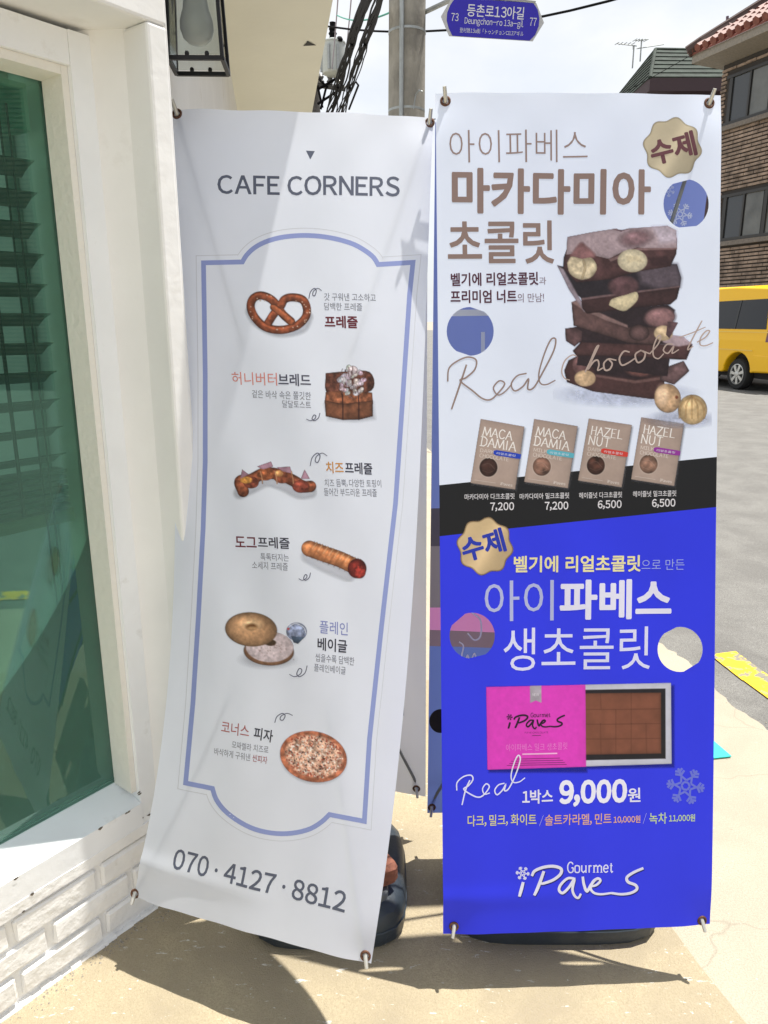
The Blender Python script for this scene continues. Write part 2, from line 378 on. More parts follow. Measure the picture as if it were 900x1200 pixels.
# blind
bl = thing('venetian_blind', 'dark slatted blind hanging half raised behind the green window glass', 'blind', tuple(wp(-.7, -.135, 1.88)))
M_slat = mat('dark_green_slat', (.10, .12, .10), srgb=False, rough=.45)
sl = MB(); wbox(sl, -1.45, -.05, -.0225, .0225, -.0012, .0012); slat_me = None
zs = [1.745-.0585*k for k in range(11)]
for z in zs:
    if slat_me is None:
        s_ = MB(); a = math.radians(28)
        pts = []
        for u in (-1.45, -.052):
            for n_, zz in ((-.027, -.014), (-.0, .002), (.027, .010)):
                pts.append(P2+WT*u+WN*(n_-.135)+Vector((0, 0, zz)))
        s_.add([p_ for p_ in pts]+[p_+Vector((0, 0, .0022)) for p_ in pts], [(0, 1, 4, 3), (1, 2, 5, 4), (6, 9, 10, 7), (7, 10, 11, 8), (2, 8, 11, 5), (0, 3, 9, 6), (3, 4, 10, 9), (4, 5, 11, 10), (0, 6, 7, 1), (1, 7, 8, 2)])
        slat_me = s_.mesh('slat', M_slat)
    o = link('slat', slat_me, bl); o.location.z += z
mb = MB(); wbox(mb, -1.46, -.05, -.165, -.112, 1.81, 1.895); mb.build('head_rail', mat('sea_green_rail', (.16, .38, .28), srgb=False, rough=.5), bl)
for k in range(7):
    mb = MB(); wbox(mb, -1.45, -.052, -.158, -.112, 1.052+k*.0125, 1.060+k*.0125); mb.build('slat', M_slat, bl)
mb = MB(); wbox(mb, -1.46, -.048, -.160, -.108, 1.018, 1.046); mb.build('bottom_rail', mat('olive_wood', (.22, .20, .10), srgb=False, rough=.5, var=.2, stretch=(1, 1, 8)), bl)
mb = MB()
for du in (-.115, -.098):
    mb.tube([wp(du, -.104, 1.85), wp(du, -.102, 1.0), wp(du*.5-.0545, -.103, .49)], .0022, 6)
mb.build('cord', mat('dark_cord', (.03, .04, .035), srgb=False), bl)
mb = MB(); mb.lathe([(.004, .085), (.007, .075), (.010, .05), (.016, .02), (.015, .006), (.008, 0)], wp(-.107, -.105, .41), 14)
mb.build('cord_pull', mat('brown_wood', (.34, .16, .06), srgb=False, rough=.4), bl, smooth=True)
for du in (-.62, -.16): mb = MB(); mb.tube([wp(du, -.108, 1.85), wp(du, -.108, 1.05)], .004, 6); mb.build('ladder_tape', mat('black_tape', (.02, .025, .02), srgb=False), bl)
mb = MB(); pts = []
for k in range(60):
    a = k*.9; pts.append(wp(-.285+.022*math.cos(a)+.012*math.sin(k*2.1), -.104+.006*math.sin(a*1.3), 1.125-.0022*k+.012*math.sin(a)))
mb.tube(catmull(pts, 3), .0018, 5); mb.build('cord_bundle', mat('tan_cord', (.30, .27, .16), srgb=False), bl)

# wall lantern
lan = thing('wall_lantern', 'black metal box lantern with clear glass and a bulb on the cream wall', 'lantern', (-.45, 1.68, 2.1))
M_iron = mat('black_iron', (.006, .006, .007), srgb=False, rough=.45, spec=.3)
B = [(-.424, 1.63), (-.318, 1.632), (-.326, 1.732), (-.434, 1.728)]; cx = sum(p[0] for p in B)/4; cy = sum(p[1] for p in B)/4
def lp(i, z):
    k = 1-(z-1.95)*.75; return Vector((cx+(B[i % 4][0]-cx)*k, cy+(B[i % 4][1]-cy)*k, z))
mb = MB()
for i in range(4):
    mb.tube([lp(i, 1.948), lp(i, 2.20)], .0048, 4)
    mb.tube([lp(i, 1.95), lp(i+1, 1.95)], .0055, 4); mb.tube([lp(i, 2.20), lp(i+1, 2.20)], .006, 4)
mb.build('frame', M_iron, lan)
mb = MB()
for i in range(4):
    j = i+1; c2 = Vector((cx, cy, 0))
    q4 = [lp(i, 1.957), lp(j, 1.957), lp(j, 2.195), lp(i, 2.195)]
    q4 = [v+(Vector((cx, cy, v.z))-v)*.04 for v in q4]
    nrm = ((lp(i, 2)+lp(j, 2))/2-Vector((cx, cy, 2))).normalized()*.002
    mb.prism(q4, nrm)
def clear_glass():
    m = bpy.data.materials.new('clear_glass'); m.use_nodes = True; nt = m.node_tree; N = nt.nodes; L = nt.links; N.clear()
    out = N.new('ShaderNodeOutputMaterial'); tr = N.new('ShaderNodeBsdfTransparent'); tr.inputs[0].default_value = (.90, .92, .90, 1)
    gl = N.new('ShaderNodeBsdfGlossy'); gl.inputs['Roughness'].default_value = .05
    fr = N.new('ShaderNodeFresnel'); fr.inputs[0].default_value = 1.5; ms = N.new('ShaderNodeMixShader')
    L.new(fr.outputs[0], ms.inputs[0]); L.new(tr.outputs[0], ms.inputs[1]); L.new(gl.outputs[0], ms.inputs[2]); L.new(ms.outputs[0], out.inputs[0]); return m
mb.build('glass_panel', clear_glass(), lan)
mb = MB()
for i, t in ((0, .35), (0, .72), (2, .35), (2, .7)):
    mb = MB(); p = lp(i, 1.957).lerp(lp(i+1, 1.957), t); mb.lathe([(.004, -.002), (.0045, .002), (.003, .005)], p, 8); mb.build('clip', M_iron, lan, smooth=True)
mb = MB(); mb.lathe([(.012, 2.055), (.026, 2.045)], (cx, cy, 0), 20); mb.v = []; mb.f = []
mb.lathe([(.004, 1.988), (.018, 1.991), (.028, 2.000), (.033, 2.015), (.0325, 2.03), (.028, 2.045), (.026, 2.05), (.022, 2.075), (.018, 2.10)], (cx, cy, 0), 24)
bu = mb.build('bulb', mat('frosted_bulb', (.42, .42, .38), srgb=False, rough=.25), lan, smooth=True)
mb = MB(); mb.lathe([(.019, 2.10), (.023, 2.105), (.024, 2.13), (.016, 2.14), (.016, 2.196)], (cx, cy, 0), 20); mb.build('socket', mat('grey_socket', (.2, .2, .2), srgb=False, rough=.4), lan, smooth=True)
mb = MB(); mb.lathe([(.075, 2.205), (.012, 2.245)], (cx, cy, 0), 4); mb.build('roof_cap', M_iron, lan)
mb = MB(); mb.hexa([Vector(v) for v in ((-.452, 1.655, 2.03), (-.424, 1.65, 2.045), (-.424, 1.69, 2.045), (-.456, 1.70, 2.03), (-.452, 1.655, 2.13), (-.418, 1.65, 2.10), (-.418, 1.69, 2.10), (-.456, 1.70, 2.13))])
mb.tube([(-.446, 1.676, 2.12), (-.42, 1.676, 2.16), (cx, cy, 2.235)], .006, 8); mb.build('bracket', M_iron, lan)

# ------------------------------------------------------------------ banner sheets
def W3(px, py, z):                                        # pixel + camera depth -> world
    return np.stack([(px-450)/F*z, z*CP+(600-py)/F*z*SP, CAMZ+(600-py)/F*z*CP-z*SP], -1)
def camz(P): P = np.asarray(P); return P[..., 1]*CP-(P[..., 2]-CAMZ)*SP
def topx(P):
    z = camz(P); y = P[..., 1]*SP+(P[..., 2]-CAMZ)*CP
    return np.stack([450+F*P[..., 0]/z, 600-F*y/z], -1)
class Sheet:
    def __init__(s, left, right, bow, wrinkle=0):        # left/right edges: list of (v, world xyz)
        s.cl = [np.polyfit([a[0] for a in left], [a[1][k] for a in left], min(3, len(left)-1)) for k in range(3)]
        s.cr = [np.polyfit([a[0] for a in right], [a[1][k] for a in right], min(3, len(right)-1)) for k in range(3)]
        s.bow = bow; s.wr = wrinkle; s.W = .6; s.H = 1.8
        a, b, c = s.base(np.array([.5, .9, .5]), np.array([.5, .5, .9])); n = np.cross(b-a, c-a); n /= np.linalg.norm(n)
        s.n = n if n[1] < 0 else -n                       # towards the camera
    def base(s, u, v):
        A = np.stack([np.polyval(c, v) for c in s.cl], -1); B = np.stack([np.polyval(c, v) for c in s.cr], -1)
        return A*(1-u[..., None])+B*u[..., None]
    def P(s, u, v, off=0.0):
        h = s.bow*np.sin(np.pi*np.clip(u, 0, 1))*np.sin(np.pi*np.clip(v, 0, 1))
        if s.wr:
            h = h+s.wr*(np.sin(u*9+v*5)*.5*np.sin(np.pi*v)+.8*np.exp(-((v-.955)/.012)**2)*np.clip(1-u*1.6, 0, 1)+.5*np.sin(u*21+v*13)*np.exp(-((v-.02)/.05)**2)+.22*np.sin(u*14-v*19+1.5*np.sin(v*7))*np.sin(np.pi*u)+.16*np.sin(u*31+v*11)*np.clip(v*1.5-.3, 0, 1))
            # pull of the four corners
            for cu, cv in ((0, 0), (1, 0), (0, 1), (1, 1)):
                r = np.hypot((u-cu)*.6, (v-cv)*1.8); h = h-s.wr*1.6*np.exp(-(r/.06)**2)
        return s.base(u, v)+s.n*(h+off)[..., None]
    def inv(s, xy):
        xy = np.asarray(xy, float); u = np.full(len(xy), .5); v = np.full(len(xy), .5); e = 1e-4
        for _ in range(14):
            p = topx(s.P(u, v)); du = (topx(s.P(u+e, v))-p)/e; dv = (topx(s.P(u, v+e))-p)/e
            r = xy-p; det = du[:, 0]*dv[:, 1]-du[:, 1]*dv[:, 0]
            u = np.clip(u+np.clip((r[:, 0]*dv[:, 1]-r[:, 1]*dv[:, 0])/det, -.3, .3), -.3, 1.3); v = np.clip(v+np.clip((du[:, 0]*r[:, 1]-du[:, 1]*r[:, 0])/det, -.3, .3), -.3, 1.3)
        return u, v
def planar(TL, TR, BR, BL, bow=0.0, wr=0):
    return Sheet([(0, TL), (1, BL)], [(0, TR), (1, BR)], bow, wr)
O = np.array([0, 0, CAMZ])
def sc_(p, k): return O+(np.array(p)-O)*k
TL, TR, BR, BL = sc_((-.486, 1.857, 1.919), .92), sc_((.11, 1.813, 1.891), .965), sc_((-.027, 1.201, .203), .99), sc_((-.582, 1.417, .17), .99)
def edge(px, T, Bm):
    zt, zb = camz(T), camz(Bm); n = len(px); out = []
    for (x, y) in px:
        v = (y-px[0][1])/(px[-1][1]-px[0][1]); out.append((v, W3(np.array(x, float), np.array(y, float), zt+(zb-zt)*v)))
    return out
SL = Sheet(edge([(199, 126), (202, 300), (205, 480), (203, 620), (199, 750), (186, 920), (152, 1053)], TL, BL),
           edge([(508, 136), (500, 317), (491, 583), (475, 813), (462, 930), (434, 1133)], TR, BR), .012, .0065)
SR = planar(np.array([.106, 1.689, 1.905]), np.array([.706, 1.715, 1.908]), np.array([.731, 1.368, .142]), np.array([.131, 1.343, .139]), -.008, .004)
# the rear sheets, seen from their inner side
SRb = planar(np.array([.112, 1.775, 1.87]), np.array([.734, 1.80, 1.87]), np.array([.690, 1.80, .14]), np.array([.119, 1.755, .142]), .004, .002)
SLb = planar(np.array([-.42, 1.80, 1.80]), np.array([.100, 1.845, 1.83]), np.array([.118, 1.83, .14]), np.array([-.44, 1.98, .16]), .004, .002)

def sheet_mesh(S, name, m, holes=(), nu=64, nv=190):
    pts = []; edges = []
    def loop(q):
        o = len(pts); pts.extend(q); n = len(q); edges.extend([(o+i, o+(i+1) % n) for i in range(n)])
    out = [(i/nu*.6, 0.) for i in range(nu)]+[(.6, j/nv*1.8) for j in range(nv)]+[(.6-i/nu*.6, 1.8) for i in range(nu)]+[(0., 1.8-j/nv*1.8) for j in range(nv)]
    loop(out); hs = []
    for (x, y, rx, ry) in holes:
        a = np.linspace(0, 2*np.pi, 41)[:-1]; u, v = S.inv(np.stack([x+rx*np.cos(a), y+ry*np.sin(a)], 1))
        q = [(float(p)*.6, float(r)*1.8) for p, r in zip(u, v)]; loop(q)
        hs.append((np.mean([p[0] for p in q]), np.mean([p[1] for p in q]), min(np.hypot(p[0]-np.mean([a_[0] for a_ in q]), p[1]-np.mean([a_[1] for a_ in q])) for p in q)))
    for i in range(1, nu):
        for j in range(1, nv):
            p = (i/nu*.6, j/nv*1.8)
            if all(math.hypot(p[0]-h[0], p[1]-h[1]) > h[2]*1.14 for h in hs): pts.append(p)
    vs, es, fs, *_ = delaunay_2d_cdt([Vector(p) for p in pts], edges, [], 1, 1e-6)
    V = np.array([(v.x, v.y) for v in vs])
    ff = [f for f in fs if all(math.hypot(V[list(f), 0].mean()-h[0], V[list(f), 1].mean()-h[1]) > h[2]*.97 for h in hs)]
    P = S.P(V[:, 0]/.6, V[:, 1]/1.8)
    me = bpy.data.meshes.new(name); me.from_pydata([tuple(p) for p in P], [], [tuple(f) for f in ff]); me.update()
    uv = me.uv_layers.new(name='uv')
    for lp_ in me.loops: uv.data[lp_.index].uv = (V[lp_.vertex_index, 0]/.6, V[lp_.vertex_index, 1]/1.8)
    me.materials.append(m); me.polygons.foreach_set('use_smooth', [True]*len(me.polygons))
    return me
LAYER = .00010
def put(S, parent, name, V2, faces, m, layer=1, uvspace=False):
    V2 = np.asarray(V2, float)
    if uvspace: u, v = V2[:, 0], V2[:, 1]
    else: u, v = S.inv(V2)
    lay = np.broadcast_to(np.asarray(layer, float), u.shape)
    bm = bmesh.new(); ll = bm.verts.layers.float.new('lay'); bv_ = [bm.verts.new((a*.6, b*1.8, 0)) for a, b in zip(u, v)]
    bm.verts.ensure_lookup_table()
    for q, w_ in zip(bm.verts, lay): q[ll] = w_
    for f in faces:
        try: bm.faces.new([bm.verts[i] for i in f])
        except ValueError: pass
    for _ in range(4):                                    # split long edges so that the ink follows the cloth
        ed = [e for e in bm.edges if e.calc_length() > .016]
        if not ed: break
        bmesh.ops.subdivide_edges(bm, edges=ed, cuts=1, use_grid_fill=False); bmesh.ops.triangulate(bm, faces=[f for f in bm.faces if len(f.verts) > 4])
    bm.verts.index_update(); bm.verts.ensure_lookup_table()
    u = np.array([q.co.x/.6 for q in bm.verts]); v = np.array([q.co.y/1.8 for q in bm.verts]); lay = np.array([q[ll] for q in bm.verts]); faces = [[q.index for q in f.verts] for f in bm.faces]; bm.free()
    P = S.P(u, v, LAYER*lay)
    me = bpy.data.meshes.new(name); me.from_pydata([tuple(p) for p in P], [], faces); me.update(); me.materials.append(m)
    return link(name, me, parent)
def poly_fill(pts, step=14):
    """fine triangulation of a polygon so that it follows the sheet"""
    P = np.array(pts, float); lo, hi = P.min(0), P.max(0); n = len(P); bd = []
    for i in range(n):
        a, b = P[i], P[(i+1) % n]; k = max(1, int(np.hypot(*(b-a))/step)); bd += [tuple(a+(b-a)*j/k) for j in range(k)]
    m = len(bd); edges = [(i, (i+1) % m) for i in range(m)]; inn = []
    for x in np.arange(lo[0]+step, hi[0], step):
        for y in np.arange(lo[1]+step, hi[1], step): inn.append((x, y))
    if inn:
        q = np.array(inn); ins = inside(q, P); inn = [tuple(p) for p, k in zip(q, ins) if k]
    vs, es, fs, *_ = delaunay_2d_cdt([Vector(p) for p in bd+inn], edges, [tuple(range(m))], 1, 1e-5)
    return [(v.x, v.y) for v in vs], [tuple(f) for f in fs]
def inside(q, P):
    r = np.zeros(len(q), bool); n = len(P)
    for i in range(n):
        x1, y1 = P[i]; x2, y2 = P[(i+1) % n]
        c = ((y1 > q[:, 1]) != (y2 > q[:, 1]))
        with np.errstate(divide='ignore', invalid='ignore'): xx = (x2-x1)*(q[:, 1]-y1)/(y2-y1+1e-12)+x1
        r ^= c & (q[:, 0] < xx)
    return r
def ribbon(pts, w, closed=False):
    if len(pts) == 2 and not hasattr(w, '__len__'): pts = dens(pts, 6)
    P = np.array(pts, float); n = len(P); ws = w if hasattr(w, '__len__') else [w]*n; V = []; Fc = []
    for i in range(n):
        if closed: a, b = P[(i-1) % n], P[(i+1) % n]
        else: a, b = P[max(i-1, 0)], P[min(i+1, n-1)]
        t1 = P[i]-a; t2 = b-P[i]; l1, l2 = np.hypot(*t1), np.hypot(*t2)
        if l1 < 1e-6: t1, l1 = t2, l2
        if l2 < 1e-6: t2, l2 = t1, l1
        t = t1/(l1+1e-9)+t2/(l2+1e-9); t = t/(np.hypot(*t)+1e-9); nn = np.array([-t[1], t[0]])
        k = 1.0
        if 0 < i < n-1 or closed:
            t1 = t1/(np.hypot(*t1)+1e-9); k = 1/max(.5, abs(t1@np.array([t[0], t[1]])))
        V += [P[i]+nn*ws[i]/2*k, P[i]-nn*ws[i]/2*k]
    for i in range(n if closed else n-1):
        j = (i+1) % n; Fc.append((2*i, 2*i+1, 2*j+1, 2*j))
    return V, Fc
def dens(pts, step=12):
    out = []
    for a, b in zip(pts[:-1], pts[1:]):
        a = np.array(a, float); b = np.array(b, float); k = max(1, int(np.hypot(*(b-a))/step)); out += [a+(b-a)*j/k for j in range(k)]
    return out+[np.array(pts[-1], float)]
_tc = {}; REPS = {}
def glyphs(s, bold):
    c = bpy.data.curves.new('t', 'FONT'); c.body = s; c.size = 1; c.resolution_u = 3; c.fill_mode = 'FRONT'; c.offset = min(bold, 0.008)
    o = bpy.data.objects.new('t', c); COL.objects.link(o)
    dg = bpy.context.evaluated_depsgraph_get(); dg.update()
    me = bpy.data.meshes.new_from_object(o.evaluated_get(dg), depsgraph=dg)
    V = np.array([(v.co.x, v.co.y) for v in me.vertices]); Fc = [tuple(p.vertices) for p in me.polygons]
    bpy.data.objects.remove(o); bpy.data.curves.remove(c); bpy.data.meshes.remove(me)
    Fc = [f if sum(V[f[i]][0]*V[f[(i+1) % len(f)]][1]-V[f[(i+1) % len(f)]][0]*V[f[i]][1] for i in range(len(f))) > 0 else f[::-1] for f in Fc]
    return V, Fc
_gc = {}
def latin(ch, bold):
    """one Latin letter or digit, taken from the full-width set so that it matches the Korean letters"""
    if (ch, bold) not in _gc:
        v, f = glyphs('\u00b7' if ch == '\u00b7' else chr(ord(ch)+0xFEE0), bold)
        _gc[(ch, bold)] = (v, f)
    return _gc[(ch, bold)]
def text2d(s, bold):
    key = (s, bold)
    if key in _tc: return _tc[key]
    runs = []                                             # split into Latin and Korean runs
    for ch in s:
        k = None if ch == ' ' else ord(ch) < 0x250
        if runs and (k is None or runs[-1][0] == k): runs[-1][1] += ch
        else: runs.append([bool(k), ch])
    V = np.zeros((0, 2)); Fc = []; x = 0
    def app(v, f, lead):
        nonlocal V, Fc, x
        v = v+np.array([x+lead-v[:, 0].min(), 0]); Fc += [tuple(i+len(V) for i in q) for q in f]; V = np.concatenate([V, v]); x = V[:, 0].max()
    for k, t in runs:
        if k:
            for ch in t:
                if ch == ' ': x += .26; continue
                v, f = latin(ch, bold); w = np.ptp(v[:, 0])
                lead = .09 if ch not in ',.' else .04
                if ch.isdigit() and w < .4: lead += (.44-w)/2; app(v, f, lead); x += (.44-w)/2
                else: app(v, f, lead)
        else:
            v, f = glyphs(t.strip(), bold); lead = .25 if x and t != t.lstrip() else .05
            app(v, f, lead); x += .22 if t != t.rstrip() else 0
    x = 0
    if bold > .01:                                        # heavier weight: the same outline struck several times
        d = bold*.75; n = len(V); V0 = V; F0 = Fc; V = V0; Fc = list(F0)
        for k in range(6):
            a = k*math.pi/3; V = np.concatenate([V, V0+np.array([math.cos(a), math.sin(a)])*d]); Fc += [tuple(i+n*(k+1) for i in f) for f in F0]
        REPS[key] = 7
    lo, hi = V.min(0), V.max(0); _tc[key] = ((V-lo)/(hi-lo), Fc); return _tc[key]
def place_text(S, V, p0, p1, h):
    """unit box text -> uv on the sheet; bottom edge from pixel p0 to p1, h pixels high"""
    u, v = S.inv([p0, p1, ((p0[0]+p1[0])/2, (p0[1]+p1[1])/2), ((p0[0]+p1[0])/2, (p0[1]+p1[1])/2-h)])
    a = np.array([u[0]*.6, v[0]*1.8]); b = np.array([u[1]*.6, v[1]*1.8]); hm = math.hypot((u[3]-u[2])*.6, (v[3]-v[2])*1.8)
    d = b-a; L_ = np.hypot(*d); t = d/L_; up = np.array([t[1], -t[0]])
    Q = a+V[:, :1]*d+V[:, 1:]*up*hm
    return Q/np.array([.6, 1.8])
def text(S, parent, s, p0, p1, h, rgb, bold=0.0, layer=2, name='lettering'):
    V, Fc = text2d(s, bold); k = REPS.get((s, bold), 1)
    if k > 1: layer = layer+np.repeat(np.arange(k), len(V)//k)*.10
    return put(S, parent, name, place_text(S, V, p0, p1, h), Fc, ink(rgb), layer, True)
def strokes(S, parent, lst, rgb, layer=3, name='lettering', xf=lambda p: p, k=6):
    V = []; Fc = []
    for pts, w in lst:
        c = catmull([xf(p) for p in pts], k); n = len(c)
        ws = [w*(.55+.45*math.sin(math.pi*min(1, .25+i/n*.6))) for i in range(n)]
        v, f = ribbon(c, ws); o = len(V); V += v; Fc += [tuple(i+o for i in q) for q in f]
    return put(S, parent, name, V, Fc, ink(rgb), layer)
def flake(S, parent, c, r, rgb, layer=2, rot=0.1, w=.10, name='snowflake_print'):
    V = []; Fc = []
    def seg(a, b, ww):
        v, f = ribbon([a, b], ww); o = len(V); V.extend(v); Fc.extend([tuple(i+o for i in q) for q in f])
    for k in range(6):
        a = rot+k*math.pi/3; d = np.array([math.cos(a), math.sin(a)]); e = np.array([-d[1], d[0]]); C = np.array(c, float)
        a2 = a+math.pi/3; d2 = np.array([math.cos(a2), math.sin(a2)])
        seg(C+d*r*.5, C+d*r, r*w)
        for t, l in ((.62, .26), (.8, .2)):
            for sg in (-1, 1): seg(C+d*r*t, C+d*r*(t+l*.6)+e*sg*r*l, r*w)
        dm = np.array([math.cos(a+math.pi/6), math.sin(a+math.pi/6)])
        seg(C+d*r*.56, C+dm*r*.30, r*w*.9); seg(C+dm*r*.30, C+d2*r*.56, r*w*.9)
        seg(C+d*r*.22, C+d2*r*.22, r*w*.9)
    return put(S, parent, name, V, Fc, ink(rgb), layer)

# painter for the printed photographs of food (flat print: one coloured point grid each)
def vnoise(x, y, sc, seed=0):
    r = np.random.default_rng(seed); T = r.random((64, 64)); X = x/sc; Y = y/sc; i = np.floor(X).astype(int); j = np.floor(Y).astype(int); fx = X-i; fy = Y-j
    fx = fx*fx*(3-2*fx); fy = fy*fy*(3-2*fy); g = lambda a, b: T[a % 64, b % 64]
    return (g(i, j)*(1-fx)+g(i+1, j)*fx)*(1-fy)+(g(i, j+1)*(1-fx)+g(i+1, j+1)*fx)*fy
def fbm(x, y, sc, seed=0): return (vnoise(x, y, sc, seed)+.5*vnoise(x, y, sc/2, seed+1)+.25*vnoise(x, y, sc/4, seed+2))/1.75
class Paint:
    def __init__(s, x0, y0, x1, y1, k=1.35):
        s.nx = int((x1-x0)*k)+1; s.ny = int((y1-y0)*k)+1
        s.X, s.Y = np.meshgrid(np.linspace(x0, x1, s.nx), np.linspace(y0, y1, s.ny)); s.C = np.zeros((s.ny, s.nx, 3)); s.A = np.zeros((s.ny, s.nx))
    def blend(s, m, c):
        c = np.asarray(c, float); m = np.clip(m, 0, 1)
        if c.ndim == 1: c = c[None, None, :]
        an = m+s.A*(1-m); s.C = np.where(an[..., None] > 1e-6, (c*m[..., None]+s.C*(s.A*(1-m))[..., None])/np.maximum(an, 1e-6)[..., None], s.C); s.A = an
    def sdf(s, P):
        P = np.array(P, float); q = np.stack([s.X.ravel(), s.Y.ravel()], 1); d = np.full(len(q), 1e9); n = len(P)
        for i in range(n):
            a, b = P[i], P[(i+1) % n]; e = b-a; t = np.clip(((q-a)@e)/(e@e+1e-9), 0, 1); d = np.minimum(d, np.hypot(*(q-a-t[:, None]*e).T))
        d = np.where(inside(q, P), d, -d); return d.reshape(s.X.shape)
    def tex(s, rgb, amp, sc, seed, grad=(0, 0), edge=None, dark=.0):
        c = np.array(rgb, float)[None, None, :]; nv = fbm(s.X, s.Y, sc, seed)-.5; g = 1+amp*nv*2
        if grad != (0, 0):
            g = g*(1+grad[0]*(s.X-s.X.mean())/(np.ptp(s.X))+grad[1]*(s.Y-s.Y.mean())/(np.ptp(s.Y)))
        if edge is not None: g = g*(1-dark*np.exp(-np.clip(edge, 0, None)/2.2))
        return c*g[..., None]
    def poly(s, P, rgb, feather=.6, amp=.12, sc=9, seed=1, dark=0, grad=(0, 0), smooth=False, al=1):
        if smooth: P = catmull(list(P)+[P[0]], 5)[:-1]
        d = s.sdf(P); s.blend(np.clip(d/feather+.5, 0, 1)*al, s.tex(rgb, amp, sc, seed, grad, d, dark)); return d
    def ell(s, c, rx, ry, rgb, rot=0, feather=1.0, amp=.16, sc=5, seed=2, dark=.17, hl=.12, al=1):
        x = s.X-c[0]; y = s.Y-c[1]; ca, sa = math.cos(rot), math.sin(rot); X = (x*ca+y*sa)/rx; Y = (-x*sa+y*ca)/ry
        r = np.hypot(X, Y); d = (1-r)*min(rx, ry); sh = 1-dark*r**3+hl*np.exp(-((X+.3)**2+(Y+.4)**2)/.12)
        c3 = s.tex(rgb, amp, sc, seed)*sh[..., None]; s.blend(np.clip(d/feather+.5, 0, 1)*al, c3)
    def stroke(s, pts, w, rgb, amp=.12, sc=5, seed=3, hl=.35, feather=.8, al=1, w2=None):
        P = catmull(pts, 6); q = np.stack([s.X.ravel(), s.Y.ravel()], 1); d = np.full(len(q), 1e9); side = np.zeros(len(q))
        for a, b in zip(P[:-1], P[1:]):
            e = b-a; t = np.clip(((q-a)@e)/(e@e+1e-9), 0, 1); dd = np.hypot(*(q-a-t[:, None]*e).T)
            near = dd < d; d = np.where(near, dd, d); side = np.where(near, (q-a-t[:, None]*e)[:, 1], side)
        d = d.reshape(s.X.shape); side = side.reshape(s.X.shape); R = w/2
        sh = 1-.45*(d/R)**2+hl*np.exp(-((side/R+.35)**2)/.08); c3 = s.tex(rgb, amp, sc, seed)*sh[..., None]
        s.blend(np.clip((R-d)/feather+.5, 0, 1)*al, c3)
    def put(s, S, parent, name, layer=2):
        ny, nx = s.ny, s.nx; idx = np.arange(ny*nx).reshape(ny, nx); a = s.A; k = (a[:-1, :-1]+a[1:, :-1]+a[:-1, 1:]+a[1:, 1:]) > .02
        q = np.stack([idx[:-1, :-1][k], idx[1:, :-1][k], idx[1:, 1:][k], idx[:-1, 1:][k]], 1)
        g_ = fbm(s.X+3, s.Y+9, 2.4, 77)-.5+.6*(fbm(s.X, s.Y, 9, 41)-.5); s.C = s.C*(1+(.24 if name.split('_')[0] not in ('gold', 'product', 'chocolate') or 'stack' in name else .03)*g_)[..., None]
        used, invx = np.unique(q, return_inverse=True); q = invx.reshape(q.shape)
        XY = np.stack([s.X.ravel(), s.Y.ravel()], 1)[used]; u, v = S.inv(XY); P = S.P(u, v, LAYER*layer)
        me = bpy.data.meshes.new(name); me.vertices.add(len(P)); me.vertices.foreach_set('co', P.ravel())
        me.loops.add(q.size); me.loops.foreach_set('vertex_index', q.ravel().astype(np.int32)); me.polygons.add(len(q))
        me.polygons.foreach_set('loop_start', np.arange(0, q.size, 4, dtype=np.int32)); me.update(calc_edges=True); me.validate()
        me.polygons.foreach_set('use_smooth', [True]*len(me.polygons))
        c = np.clip(s.C.reshape(-1, 3)[used]/255, 0, 1); c = np.where(c <= .04045, c/12.92, ((c+.055)/1.055)**2.4)
        at = me.color_attributes.new('print', 'FLOAT_COLOR', 'POINT'); at.data.foreach_set('color', np.concatenate([c, np.clip(s.A.ravel()[used], 0, 1)[:, None]], 1).astype(np.float32).ravel())
        me.materials.append(M_PRINT); return link(name, me, parent)
def print_mat():
    m = bpy.data.materials.new('printed_picture_ink'); m.use_nodes = True; nt = m.node_tree; N = nt.nodes; L = nt.links; b = N['Principled BSDF']; out = N['Material Output']
    b.inputs['Roughness'].default_value = .5; b.inputs['Specular IOR Level'].default_value = .3
    at = N.new('ShaderNodeAttribute'); at.attribute_name = 'print'; L.new(at.outputs['Color'], b.inputs['Base Color'])
    tl = N.new('ShaderNodeBsdfTranslucent'); L.new(at.outputs['Color'], tl.inputs[0]); m1 = N.new('ShaderNodeMixShader'); m1.inputs[0].default_value = .22
    L.new(b.outputs[0], m1.inputs[1]); L.new(tl.outputs[0], m1.inputs[2])
    tr = N.new('ShaderNodeBsdfTransparent'); m2 = N.new('ShaderNodeMixShader'); L.new(at.outputs['Alpha'], m2.inputs[0]); L.new(tr.outputs[0], m2.inputs[1]); L.new(m1.outputs[0], m2.inputs[2]); L.new(m2.outputs[0], out.inputs[0])
    return m
M_PRINT = print_mat()
